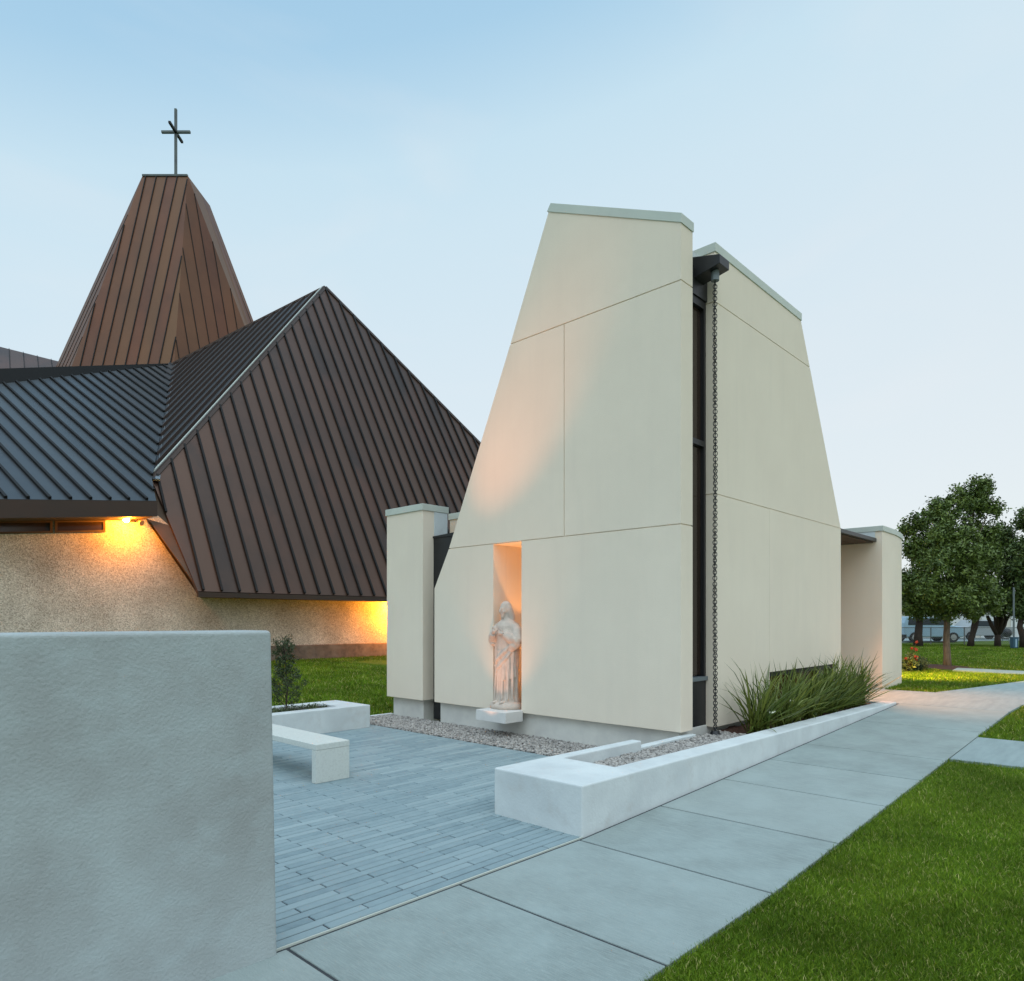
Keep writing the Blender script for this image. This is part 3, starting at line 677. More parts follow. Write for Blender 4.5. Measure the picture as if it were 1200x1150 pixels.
bm = B(); bar(bm, V1 + off * 1.6 + Vector((.16, 0, .02)), W + off * 1.6 + Vector((.16, 0, .02)), .13, .05, NC); obj('valley_strip', bm, M['seamlight'], church)
bm = B(); bar(bm, W + off, P + Vector((0, 0, .02)), .12, .10); obj('ridge_cap', bm, M['fascia'], church)
# fascias and soffits
dz = Vector((0, 0, 1)); yb = Vector((0, 1, 0))
bm = B(); n_ = Vector((0, -.10, 0))
loft(bm, [Cl + n_ - dz*.02, Eb + n_ - dz*.02, Eb + n_ - dz*.45, Cl + n_ - dz*.52], [Cl - n_*.1 - dz*.02, Eb - n_*.1 - dz*.02, Eb - n_*.1 - dz*.45, Cl - n_*.1 - dz*.52])
obj('fascia', bm, M['fascia'], church)
bm = B(); loft(bm, [Cl - dz*.50, Eb - dz*.43, Vector((Eb.x, YW, Eb.z-.43)), Vector((Cl.x, YW, Cl.z-.50))], [Cl - dz*.46, Eb - dz*.39, Vector((Eb.x, YW, Eb.z-.39)), Vector((Cl.x, YW, Cl.z-.46))])
obj('soffit', bm, M['soffit'], church)
bm = B(); loft(bm, [E1 - dz*.02 - yb*.02, E1 - dz*.17 - yb*.02, RB - dz*.17 - yb*.02, RB - dz*.02 - yb*.02], [E1 - dz*.02 + yb*.06, E1 - dz*.17 + yb*.06, RB - dz*.17 + yb*.06, RB - dz*.02 + yb*.06])
obj('fascia', bm, M['fascia'], church)
bm = B(); prism(bm, [(E1.x + .04, E1.y + .07), (RB.x, E1.y + .07), (RB.x, YW), (E1.x + .58, YW)], 'z', 2.40, 2.44); obj('soffit', bm, M['soffit'], church)
Fp = at(183, 607, 19.9); bm = B(); i3 = Vector((.05, .12, 0))
loft(bm, [E1 + i3*.2, V1 + i3, Vector((Fp.x, YW - .02, Fp.z + .05)), Vector((E1.x + .55, YW - .02, 2.42))], [E1 + i3*.2 + Vector((.08, .02, 0)), V1 + i3 + Vector((.08, .02, 0)), Vector((Fp.x + .08, YW, Fp.z + .05)), Vector((E1.x + .63, YW, 2.42))])
obj('soffit', bm, M['soffit'], church)
# dark parapet band above the left roof, and the roof behind it
bm = B(); k_ = (at(203, 427, 1) - CAM).normalized() * .2
lo0, lo1 = Tl + k_*0, W
hi0 = at(0, 433, (Tl0 - CAM).dot(Vector((DR.y, D1.y, 0))) + .3); hi0 = W + (hi0 - W) * 2.3
loft(bm, [lo0 - dz*.5, lo1 - dz*.5, lo1 + dz*.05, hi0], [p + Vector((.15, .3, 0)) for p in (lo0 - dz*.5, lo1 - dz*.5, lo1 + dz*.05, hi0)])
obj('parapet', bm, M['seam'], church)
e0, e1, e2, e3 = at(-90, 384, 37), at(78, 426, 38), at(78, 440, 37), at(-90, 446, 33)
seamed('roof', [e0, e1, e2, e3], at(8, 408, 37) - at(10, 432, 36), .62, M['copper'], church, tint=(.4, .3), h=.06)
# walls
wp = [(-14, .1), (24, .1), (24, 4.3), (3.75, 4.55), (Eb.x + .05, 5.15), (Eb.x - .02, Eb.z - .30), (Cl.x, Cl.z - .36), (-14, Cl.z - .36)]
if Cl.x < -14: wp = [(Cl.x, .1), (24, .1), (24, 4.3), (3.75, 4.55), (Eb.x + .05, 5.15), (Eb.x - .02, Eb.z - .30), (Cl.x, Cl.z - .36)]
bm = B(); prism(bm, wp, 'y', YW, YW + .3); obj('wall', bm, M['aggregate'], church)
bm = B(); box(bm, (-14, YW - .06, .1), (24, YW, .84)); M['basecourse'] = mat('base_course', (.20, .15, .11), .9, c2=(.12, .095, .075), scale=5, c3=(.30, .25, .20), scale3=1.5, bump=.3, bscale=60)
obj('base_course', bm, M['basecourse'], church, bevel=.03)
# window band under the left eave
sl = (Eb.z - Ea.z) / (Eb.x - Ea.x)
def ze(x): return Ea.z + sl * (x - Ea.x) - .47
ends = [(-5.2, -4.0), (-3.95, -2.2), (-2.15, -.55), (-.5, .72), (.77, 2.0)]
for a, b in ends:
    Z = lambda x, d: ze(x) + .03 - d                     # the band follows the sloping eave
    bm = B(); hw = .32
    prism(bm, [(a, Z(a, 0)), (b, Z(b, 0)), (b, Z(b, .04)), (a, Z(a, .04))], 'y', YW - .05, YW - .001)
    prism(bm, [(a, Z(a, hw - .05)), (b, Z(b, hw - .05)), (b, Z(b, hw)), (a, Z(a, hw))], 'y', YW - .05, YW - .001)
    for x in (a, b - .06): prism(bm, [(x, Z(x, .041)), (x + .06, Z(x + .06, .041)), (x + .06, Z(x + .06, hw - .051)), (x, Z(x, hw - .051))], 'y', YW - .05, YW - .001)
    wn = obj('window', bm, M['soffit'], church)
    bm = B(); prism(bm, [(a + .06, Z(a + .06, .04)), (b - .06, Z(b - .06, .04)), (b - .06, Z(b - .06, hw - .05)), (a + .06, Z(a + .06, hw - .05))], 'y', YW - .02, YW - .002); obj('pane', bm, M['glass'], wn)
# spire
def spire():
    Y0, Y1, Y2 = 35.0, 37.2, 39.5
    T0, T1 = at(167, 206, Y1), at(220, 206, Y1); T2 = at(246, 241, Y2); T3 = at(190, 200, Y2 + 1)
    T3.z = T0.z
    b0, b1 = at(86, 424, Y0), at(204, 426, Y0); b2 = at(287, 383, Y2 - 1.0); b2b = at(298, 379, Y2 + .6); bl = at(69, 422, Y0 + 2.2)
    ext = lambda t, b, k: t + (b - t) * k
    b0, b1, bl = ext(T0, b0, 1.12), ext(T1, b1, 1.12), ext(T0, bl, 1.12)
    b2, b2b = ext(T1, b2, 1.45), ext(T2, b2b, 1.5)
    back = bl + (b2b - b1) * .9
    bm = B(); box(bm, (0, 0, 0), (.001, .001, .001)); 
    sp = seamed('spire', [b0, b1, T1, T0], (T0 + T1) / 2 - (b0 + b1) / 2, .56, M['spire'], church, tint=(.28, .22), h=.04, wd=.045)
    bm.free()
    seamed('panel', [b1, b2, T1], T1 - (b1 + b2) / 2, .6, M['spire'], sp, tint=(.1, .15), h=.03, wd=.03)
    seamed('panel', [b2, b2b, T2, T1], T2 - b2b, .5, M['spire'], sp, tint=(.2, .2), h=.04, wd=.04, out=Vector((1, -.6, 0)))
    seamed('panel', [bl, b0, T0], T0 - bl, .7, M['spire'], sp, tint=(.2, .2), h=.02, wd=.03, out=Vector((-1, -.4, 0)))
    bm = B(); v = [bm.verts.new(p) for p in (T0, T1, T2, T3)]; bm.faces.new(v); w_ = [bm.verts.new(p) for p in (bl, back, b2b)]
    bm.faces.new([w_[0], w_[1], v[3], v[0]]); bm.faces.new([w_[1], w_[2], v[2], v[3]])
    obj('back_panel', bm, M['skymetal'], sp)
    bm = B(); 
    for a, b in ((T0, T1),): bar(bm, a, b, .12, .10)
    obj('cap_flashing', bm, M['cross'], sp)
    # three armed cross
    bm = B(); Yc = 38.0; c0, c1, cc = at(206, 206, Yc), at(206, 128, Yc), at(206, 155, Yc)
    r_ = .06
    def sq(a, b):
        a, b = Vector(a), Vector(b); d = (b-a).normalized(); s = d.cross(Vector((D1.x, D1.y, .05))).normalized() if abs(d.z) > .9 else Vector((0, 0, 1)); u = d.cross(s).normalized()
        loft(bm, [a + s*x + u*y for x, y in ((-r_,-r_),(r_,-r_),(r_,r_),(-r_,r_))], [b + s*x + u*y for x, y in ((-r_,-r_),(r_,-r_),(r_,r_),(-r_,r_))])
    sq(c0 - dz*.5, c1); obj('cross', bm, M['cross'], sp)
    bm = B(); sq(at(189.5, 155, Yc), at(223, 155, Yc)); obj('cross_arm', bm, M['cross'], sp)
    fw = Vector((DR.y, D1.y, 0)); rt = Vector((DR.x, D1.x, 0))
    bm = B(); far, near = cc - rt*.15 + fw*1.2, cc + rt*.15 - fw*1.2
    a_, b_ = at(198.5, 143, Yc - 1.0), at(213.5, 167, Yc + 1.0)
    sq(a_, b_); obj('cross_arm', bm, M['seam'], sp)
spire()
# lamps on the church wall
def wall_lamp(name, label, u, v, x=None, power=60):
    p = at(u, v, 1) - CAM; t = (YW - .30 - CAM.y) / p.y; p = CAM + p * t
    if x is not None: p = Vector((x, YW - .30, 2.28))
    r = thing(name, label, 'wall lamp', p)
    bm = B(); box(bm, (.12, .19, -.02), (.30, .299, .12)); obj('mounting_plate', bm, M['fascia'], r)
    bm = B(); tube(bm, [(.2, .2, .06), (.08, .1, .05), (.0, .03, .0)], .018, 8); tube(bm, [(.2, .2, .06), (.3, .1, .03), (.36, .03, -.03)], .018, 8); obj('bracket', bm, M['fascia'], r)
    bm = B(); ell(bm, (0, 0, 0), (.085, .085, .085)); obj('bulb', bm, M['lampglow'], r, smooth=True)
    bm = B(); tube(bm, [(.36, .03, -.03), (.40, -.05, -.07)], [.05, .085], 14); obj('lamp_head', bm, M['lampoff'], r)
    ld = bpy.data.lights.new('lamp_light', 'POINT'); ld.energy = power; ld.color = (1, .30, .018); ld.shadow_soft_size = .09
    lo = bpy.data.objects.new('lamp_light', ld); col.objects.link(lo); lo.parent = r; lo.location = (-.02, -.28, -.06)
    return r
wall_lamp('wall_lamp', 'lit orange floodlight under the left eave of the church', 148, 609, power=110)
wall_lamp('wall_lamp', 'orange lamp under the low eave hidden behind the narrow wing wall', 470, 700, x=11.95, power=300)

# ================================================================ UPLIGHTS for the statue and the front wall
def uplight(x, y, z, target, power, spot, blend, label, soft=.03, colr=(1, .44, .22)):
    r = thing('ground_light', label, 'ground light', (x, y, z), 0, 'ground lights aimed at the chapel front')
    bm = B(); tube(bm, [(0, 0, -.06), (0, 0, .005)], .06, 20, caps=False); obj('housing', bm, M['black'], r)
    bm = B(); tube(bm, [(0, 0, -.055), (0, 0, -.05)], .055, 20); obj('lens', bm, M['lens'], r)
    ld = bpy.data.lights.new('ground_spot', 'SPOT'); ld.energy = power; ld.spot_size = R(spot); ld.spot_blend = blend; ld.color = colr; ld.shadow_soft_size = soft
    lo = bpy.data.objects.new('ground_spot', ld); col.objects.link(lo); lo.parent = r; lo.location = (0, 0, .04)
    d = Vector(target) - Vector((x, y, z + .04)); lo.rotation_euler = d.to_track_quat('-Z', 'Y').to_euler()
uplight(2.36, 3.78, .0, (3.14, 3.78, 2.45), 38, 72, 1, 'small round ground light sunk in the gravel before the pedestal')
uplight(.30, 6.42, .37, (3.107, 3.56, 4.7), 500, 22, 1, 'small round ground light in the rear planter aimed high up the chapel wall', .03, (1, .34, .13))
# niche lamp
nl = thing('niche_lamp', 'small lamp on the niche floor behind the statue', 'lamp', (3.70, 3.60, .386))
bm = B(); tube(bm, [(0, 0, 0), (0, 0, .08)], .035, 14); obj('housing', bm, M['black'], nl)
bm = B(); tube(bm, [(0, 0, .0801), (0, 0, .083)], .028, 14); obj('lens', bm, M['lens'], nl)
ld = bpy.data.lights.new('niche_spot', 'SPOT'); ld.energy = 110; ld.spot_size = R(36); ld.spot_blend = .12; ld.color = (1, .40, .12); ld.shadow_soft_size = .02
lo = bpy.data.objects.new('niche_spot', ld); col.objects.link(lo); lo.parent = nl; lo.location = (0, 0, .1)
lo.rotation_euler = Vector((-.02, .05, 1)).to_track_quat('-Z', 'Y').to_euler()
# entrance downlight's light
ld = bpy.data.lights.new('entrance_spot', 'SPOT'); ld.energy = 760; ld.spot_size = R(76); ld.spot_blend = 1; ld.color = (1, .36, .12); ld.shadow_soft_size = .07
lo = bpy.data.objects.new('entrance_spot', ld); col.objects.link(lo); lo.parent = cn; lo.location = (9.3, 1.75, 3.25)
lo.rotation_euler = (Vector((9.7, -.45, .33)) - Vector((9.3, 1.75, 3.25))).to_track_quat('-Z', 'Y').to_euler()
# small wall light on the far rounded end of the right wing wall, washing the lawn
bm = B(); box(bm, (13.10, 1.25, 2.2), (13.2, 1.42, 2.32)); wl2 = obj('wall_light', bm, M['bronze'], wr, bevel=.01)
bm = B(); box(bm, (13.11, 1.27, 2.19), (13.19, 1.40, 2.1995)); obj('lens', bm, M['soffitlens'], wl2)
ld = bpy.data.lights.new('lawn_wash', 'SPOT'); ld.energy = 1100; ld.spot_size = R(82); ld.spot_blend = 1; ld.color = (1, .62, .06); ld.shadow_soft_size = .05
lo = bpy.data.objects.new('lawn_wash', ld); col.objects.link(lo); lo.parent = wl2; lo.location = (13.25, 1.33, 2.15)
lo.rotation_euler = Vector((1, -.30, -.9)).to_track_quat('-Z', 'Y').to_euler()

# ================================================================ GRAVEL, GRASS, PLANTS
def icos():
    b_ = B(); bmesh.ops.create_icosphere(b_, subdivisions=1, radius=1); b_.verts.ensure_lookup_table()
    V = np.array([v.co[:] for v in b_.verts]); T_ = np.array([[v.index for v in f.verts] for f in b_.faces]); b_.free(); return V, T_
IV, IT = icos()
def gravel(name, xy, z, s0, s1, parent=None):
    n = len(xy); sc = rng.uniform(s0, s1, (n, 1, 1)) * rng.uniform(.65, 1.25, (n, 1, 3)); sc[:, :, 2] *= .75
    V = IV[None] * sc * (1 + rng.normal(0, .10, (n, len(IV), 1)))
    a = rng.uniform(0, 6.28, n); c, s = np.cos(a)[:, None], np.sin(a)[:, None]
    X = V[:, :, 0] * c - V[:, :, 1] * s; Y = V[:, :, 0] * s + V[:, :, 1] * c
    t = rng.uniform(-.5, .5, n)[:, None]; Z = V[:, :, 2] + t * X
    P_ = np.stack([X + xy[:, :1], Y + xy[:, 1:], Z + z(xy)[:, None]], 2).reshape(-1, 3)
    Tt = (IT[None] + (np.arange(n) * len(IV))[:, None, None]).reshape(-1, 3)
    tint = np.repeat(np.clip(rng.beta(1.1, 1.9, n), 0, 1), len(IV))
    return npmesh(name, P_, Tt, M['stone'], parent, tint)
bm = B(); box(bm, (2.312, .97, -.09), (3.22, 6.84, -.012)); struct(obj('gravel_bed', bm, M['gravelbed']))
n = 11000; xy = np.stack([rng.uniform(2.32, 3.22, n), rng.uniform(.98, 6.83, n)], 1)
tag(gravel('gravel', xy, lambda p: rng.uniform(-.012, .014, len(p)), .013, .026), 'grey and white pebbles between the pavers and the chapel', 'gravel', kind='stuff')
n = 7000; xy = np.stack([rng.uniform(.80, 3.95, n), rng.uniform(.25, .86, n)], 1); xy = xy[~((xy[:, 0] < 2.14) & (xy[:, 1] > .83))]
tag(gravel('gravel', xy, lambda p: .262 + rng.uniform(-.008, .018, len(p)), .012, .024), 'grey and white pebbles inside the long planter', 'gravel', kind='stuff')
# mulch chips
n = 5000; xy = np.stack([rng.uniform(3.85, 8.4, n), rng.uniform(.25, .87, n)], 1)
def strips(name, base, dirs, side, length, width, bend, m, parent=None, tint=None, segs=4):
    """curved tapering leaves: base (n,3), dirs (n,3) start direction, drooping by bend"""
    n = len(base); ts = np.linspace(0, 1, segs + 1); Vs = []
    dz_ = np.array([0, 0, 1.0])
    horiz = dirs * np.array([1, 1, 0]); hl = np.linalg.norm(horiz, axis=1, keepdims=True) + 1e-6; horiz = horiz / hl
    P_ = base.copy(); d = dirs.copy(); allv = []
    for i, t in enumerate(ts):
        wd = width * (np.sqrt(max(0, 1 - t ** 1.6)) * (.75 + .5 * t if t < .5 else 1.0) if t < 1 else .02)
        allv += [P_ - side * wd[:, None] / 2, P_ + side * wd[:, None] / 2]
        ang = bend[:, None] / segs
        d = d + (horiz * 1.0 - dz_ * (.4 + 1.2 * t)) * ang * (.3 + 1.4 * t); d = d / np.linalg.norm(d, axis=1, keepdims=True)
        P_ = P_ + d * (length / segs)[:, None]
    V = np.stack(allv, 1).reshape(-1, 3); k = 2 * (segs + 1)
    f = []
    for i in range(segs): f += [[2*i, 2*i+1, 2*i+3], [2*i, 2*i+3, 2*i+2]]
    T_ = (np.array(f)[None] + (np.arange(n) * k)[:, None, None]).reshape(-1, 3)
    tn = np.repeat(tint if tint is not None else rng.uniform(0, 1, n), k)
    return npmesh(name, V, T_, m, parent, tn)
def unit(v): return v / np.linalg.norm(v, axis=1, keepdims=True)
def clump(i, x, y, z, nl_, ln, label):
    r = thing('strap_leaf_plant', label, 'plant', (x, y, z), 0, 'strap leaved plants in the long planter')
    a = rng.uniform(0, 6.283, nl_); tilt = np.abs(rng.normal(.42, .34, nl_)); tilt = np.clip(tilt, .03, 1.15)
    dirs = np.stack([np.cos(a) * np.sin(tilt), np.sin(a) * np.sin(tilt), np.cos(tilt)], 1)
    dirs[:, 1] -= .12; dirs = unit(dirs)
    base = np.stack([rng.normal(0, .07, nl_), rng.normal(0, .05, nl_), np.zeros(nl_)], 1)
    tw = a + np.pi/2 + rng.normal(0, .9, nl_); side = np.stack([np.cos(tw), np.sin(tw), np.zeros(nl_)], 1)
    # keep leaves clear of the chapel wall
    L_ = rng.uniform(.55, 1.15, nl_) * ln
    reach = y + dirs[:, 1] * L_ * 1.05; bad = reach > .86; dirs[bad, 1] *= np.where(rng.uniform(0, 1, bad.sum()) < .5, .15, -.35); dirs = unit(dirs)
    strips('leaves', base, dirs, side, L_, rng.uniform(.017, .033, nl_), np.abs(rng.normal(.36, .36, nl_)), M['leafblade'], r, np.clip(rng.beta(1.1, 2.2, nl_), 0, 1), 5)
    if i in (0, 1, 4):
        for q in range(2 if i == 0 else 1):
            fx, fy, fz = rng.uniform(-.12, .1), rng.uniform(-.2, -.1), rng.uniform(.18, .45)
            b_ = B(); tube(b_, [(fx*.4, fy*.3, 0), (fx, fy, fz)], .003, 5); st = obj('flower_stem', b_, M['leafblade'], r)
            b_ = B()
            for w_ in range(6):
                an = w_ * math.pi / 3; ell(b_, (fx + .017 * math.cos(an), fy + .017 * math.sin(an), fz), (.02, .02, .012), u=8, v=5)
            obj('flower', b_, M['flower'], st)
spots = [(4.3, .50, 130, .90, 'strap leaved plant with two white flowers at the chain end of the planter'),
         (4.95, .46, 115, .80, 'second strap leaved plant from the rain chain, one white flower'),
         (5.5, .58, 120, .82, 'third strap leaved plant from the chain, left edge of the low window'),
         (5.95, .47, 120, .82, 'fourth strap leaved plant from the chain, before the low window'),
         (6.4, .57, 125, .84, 'middle strap leaved plant before the low window with one white flower'),
         (6.85, .48, 125, .84, 'sixth strap leaved plant from the chain, before the low window'),
         (7.3, .57, 125, .84, 'third strap leaved plant from the far end of the planter'),
         (7.7, .48, 120, .86, 'second strap leaved plant from the far end of the planter'),
         (8.1, .52, 130, .88, 'strap leaved plant at the far narrow end of the planter, tips over the walk')]
for i, (x, y, nl_, ln, lb) in enumerate(spots): clump(i, x, y, .27, nl_, ln, lb)

def grass(name, xy, z, h0, h1, wd, label, lean=.62, m='grass'):
    n = len(xy); base = np.concatenate([xy, z[:, None]], 1); a = rng.uniform(0, 6.283, n); tl = np.abs(rng.normal(0, lean, n))
    dirs = np.stack([np.cos(a) * np.sin(tl), np.sin(a) * np.sin(tl), np.cos(tl)], 1)
    b2 = rng.uniform(0, 6.283, n); side = np.stack([np.cos(b2), np.sin(b2), np.zeros(n)], 1)
    L_ = rng.uniform(h0, h1, n)
    patch = .5 + .5 * np.sin(xy[:, 0] * 2.1 + 1.3 * np.sin(xy[:, 1] * 1.7)) * np.sin(xy[:, 1] * 2.6 + xy[:, 0])
    tn = np.clip(rng.beta(1.4, 2.6, n) * .72 + .16 * patch, 0, .9); tn[rng.uniform(0, 1, n) < .06] = 1.
    return tag(strips(name, base, dirs, side, L_, wd * rng.uniform(.7, 1.3, n), rng.uniform(.2, 1.1, n), M[m], None, tn, 2), label, 'grass', kind='stuff')
def inpoly(p, poly):
    x, y = p[:, 0], p[:, 1]; r = np.zeros(len(p), bool)
    for (x0, y0), (x1, y1) in zip(poly, poly[1:] + poly[:1]):
        c = ((y0 > y) != (y1 > y)) & (x < (x1 - x0) * (y - y0) / (y1 - y0 + 1e-12) + x0); r ^= c
    return r
def scatter(poly, dens, near=None):
    P_ = np.array(poly); a, b = P_.min(0), P_.max(0); n = int((b - a).prod() * dens)
    p = rng.uniform(a, b, (n, 2)); return p[inpoly(p, poly)]
def frustum(p, pad=.40):
    r = p - np.array([CAM.x, CAM.y]); X = r @ np.array([DR.x, D1.x]); Y = r @ np.array([DR.y, D1.y])
    return (Y > .5) & (np.abs(X) < Y * (.737 + pad) + .8)
def thin(p, d0):       # fewer blades with distance
    d = np.hypot(p[:, 0] - CAM.x, p[:, 1] - CAM.y); return p[rng.uniform(0, 1, len(p)) < np.clip((d0 / d) ** 1.5, .1, 1)], d
near = [(-4, -1.545), (4.62, -1.545), (4.9, -9), (-4, -9)]
p = scatter(near, 24000); p = p[frustum(p)]; d = np.hypot(*(p - np.array([CAM.x, CAM.y])).T); p = p[rng.uniform(0, 1, len(p)) < np.clip((3.6 / d) ** 1.3, .10, 1)]
grass('lawn_grass', p, rampn(p[:, 0]) - .022, .024, .050, .0034, 'short mown turf in the right foreground')
p = scatter([(6.2, -1.545), (9.45, -1.60), (10.2, -1.76), (11.5, -2.32), (14, -4.25), (18, -9), (6.28, -9)], 2200); p = p[frustum(p)]
grass('lawn_grass', p, rampn(p[:, 0]) - .03, .04, .08, .007, 'wedge of turf between the two sidewalks')
p = scatter([(10.83, -.08), (12.33, -.40), (15, -.91), (17.2, -2.0), (17.3, .9), (19, 2.2), (18, 6), (13.2, 6), (13.2, 1.0), (12.4, .92), (11, .84)], 2000); p = p[frustum(p)]
grass('lawn_grass', p, np.full(len(p), .30), .045, .08, .010, 'bright lawn beside the rounded wing wall')
p = scatter([(-6, 6.95), (3.3, 6.95), (5, 7.5), (13, 18.5), (-6, 18.5)], 900); p = p[frustum(p)]
grass('lawn_grass', p, .35 * np.clip((p[:, 1] - 6.95) / 11.6, 0, 1) - .03, .05, .11, .013, 'lawn sloping up to the pebbled church wall')
p = scatter([(18.9, 3), (18.6, -9), (42, -9), (42, 22), (24, 22), (18.5, 8)], 420); p = p[frustum(p)]
grass('lawn_grass', p, np.full(len(p), .295), .05, .085, .014, 'broad far lawn between the tree and the fence')

# ---------------------------------------------------------------- foliage
def leafcloud(name, cents, rads, per, size, m, parent, flat=.8, hollow=.55, spread=1.0):
    """leaf faces gathered in small sprays through each lobe of a crown"""
    V, T_, tn = [], [], []; k = 0
    for (c, r, n) in zip(cents, rads, per):
        ns = max(3, n // 14)                                  # sprays
        dr_ = unit(rng.normal(0, 1, (ns, 3))); rr = (hollow + (1 - hollow) * rng.uniform(0, 1, ns) ** .6)[:, None] * spread * (1 + rng.normal(0, .09, (ns, 1)))
        sc = np.array(c) + dr_ * rr * np.array(r)
        pos = np.repeat(sc, 14, 0) + rng.normal(0, size * 1.15, (ns * 14, 3)); q = len(pos)
        tone = np.repeat(np.clip(rng.beta(1.2, 2.2, ns), 0, 1), 14) * .7 + rng.uniform(0, .3, q)
        nrm = unit(np.repeat(dr_, 14, 0) + rng.normal(0, .8, (q, 3)) + np.array([0, 0, .4]))
        a = unit(np.cross(nrm, unit(rng.normal(0, 1, (q, 3))))); b = np.cross(nrm, a)
        s = (size * rng.uniform(.6, 1.25, q))[:, None]
        p4 = np.stack([pos - a * s, pos + b * s * .42, pos + a * s, pos - b * s * .42], 1).reshape(-1, 3)
        V.append(p4); T_.append((np.array([[0, 1, 2], [0, 2, 3]])[None] + (np.arange(q) * 4)[:, None, None]).reshape(-1, 3) + k); k += len(p4)
        tn.append(np.repeat(tone, 4))
    return npmesh(name, np.concatenate(V), np.concatenate(T_), m, parent, np.concatenate(tn))
def tree(label, group, base, Y, lobes, trunk, leaf, lm, bm_, dens, deep=.85, forks=()):
    """lobes: (u, v, radius px, depth offset m) of the crown seen in the photograph, trunk: list of (u, v, radius m)"""
    p0 = at(*base, Y); r = thing('tree', label, 'tree', p0, 0, group)
    b_ = B(); loc = lambda u, v, dy=0: at(u, v, Y + dy) - p0
    pts = [loc(u, v) for u, v, q in trunk]; pts[0] = Vector((0, 0, -.05)); tube(b_, pts, [q for u, v, q in trunk], 10)
    top = pts[-1]; tr = trunk[-1][2]
    for u, v, rp, dy in lobes[::1]:
        e_ = loc(u, v, dy); mid = top + (e_ - top) * .5 + Vector((random.uniform(-.1, .1), random.uniform(-.1, .1), .1))
        tube(b_, [top - Vector((0, 0, .1)), mid, e_], [tr * .7, tr * .4, tr * .12], 6)
    for f in forks: tube(b_, [loc(u, v) for u, v, q in f], [q for u, v, q in f], 8)
    obj('trunk', b_, bm_, r, smooth=True)
    px = Y / F
    cs = [tuple(loc(u, v, dy)) for u, v, rp, dy in lobes]; rs_ = [(rp * px, rp * px * deep, rp * px * .92) for u, v, rp, dy in lobes]
    C2, R2, N2 = [], [], []
    for (c, q, (u, v, rp, dy)) in zip(cs, rs_, lobes):
        C2.append(c); R2.append(tuple(x * .6 for x in q)); N2.append(int(dens * rp * rp * .16))
        for d_ in unit(rng.normal(0, 1, (9, 3))):
            f_ = rng.uniform(.34, .52); C2.append(tuple(np.array(c) + d_ * np.array(q) * rng.uniform(.55, .80))); R2.append(tuple(x * f_ for x in q)); N2.append(int(dens * rp * rp * .095))
    leafcloud('crown', C2, R2, N2, leaf, lm, r, hollow=.35)
    return r
main = [(1150,572,17,0),(1140,588,22,.2),(1160,596,14,-.2),(1118,592,22,0),(1098,602,20,.2),(1080,612,18,0),(1066,622,13,.2),(1125,622,28,-.3),(1150,620,24,.2),(1095,635,26,-.3),(1074,648,20,.1),
        (1070,680,24,0),(1100,665,28,-.5),(1130,655,30,-.5),(1155,652,24,0),(1095,695,28,-.5),(1125,692,30,-.6),(1150,685,26,-.2),(1066,708,18,.2),(1085,714,15,0),(1112,716,15,-.3),(1138,711,17,-.2),(1160,705,18,.2)]
tree('broad dark green tree with pale trunk in the mulch circle', None, (1110, 781), 20.8, main, [(1110, 781, .13), (1110, 770, .10), (1109, 750, .09), (1110, 728, .085), (1112, 700, .07)], .054, M['leaf'], M['bark'], 4.6)
gp_ = 'dark trees along the far fence'
tree('far dark tree left of the pale trunk, in front of the blue van', gp_, (1076, 757), 37, [(1076,690,26,0),(1058,700,20,.5),(1092,706,20,0),(1070,712,14,-.5),(1088,714,12,-.5)], [(1076,757,.26),(1076,745,.2),(1078,722,.16)], .11, M['leaf2'], M['darkbark'], 3.5)
tree('far tree with two leaning stems, right of the pale trunk', gp_, (1138, 757), 37, [(1140,690,28,0),(1126,706,18,.4),(1152,708,18,0),(1140,710,14,-.5)], [(1137,757,.16),(1138,748,.15),(1143,735,.12),(1146,722,.1)], .11, M['leaf2'], M['darkbark'], 3.5, forks=[[(1136,757,.13),(1139,742,.09),(1141,728,.08),(1136,715,.06)]])
tree('far tree with a short trunk forking low in a wide vee', gp_, (1169, 758), 37, [(1180,624,16,0),(1172,640,20,.4),(1188,645,18,0),(1168,665,22,-.4),(1187,672,22,0),(1165,692,20,0),(1185,700,22,-.5),(1172,708,15,-.3),(1158,708,12,0),(1190,710,12,0)], [(1169,758,.17),(1169,744,.14)], .11, M['leaf2'], M['darkbark'], 3.6, forks=[[(1169,745,.12),(1162,733,.1),(1157,722,.08)],[(1169,745,.12),(1177,733,.1),(1180,722,.08)]])
tree('far tree at the right edge of the view', gp_, (1200, 758), 35, [(1206,612,18,0),(1200,640,14,.4),(1212,660,26,0),(1202,690,18,0),(1210,712,20,-.3),(1196,716,10,0)], [(1201,758,.2),(1199,745,.17),(1195,735,.13),(1197,722,.11)], .11, M['leaf2'], M['darkbark'], 3.6)
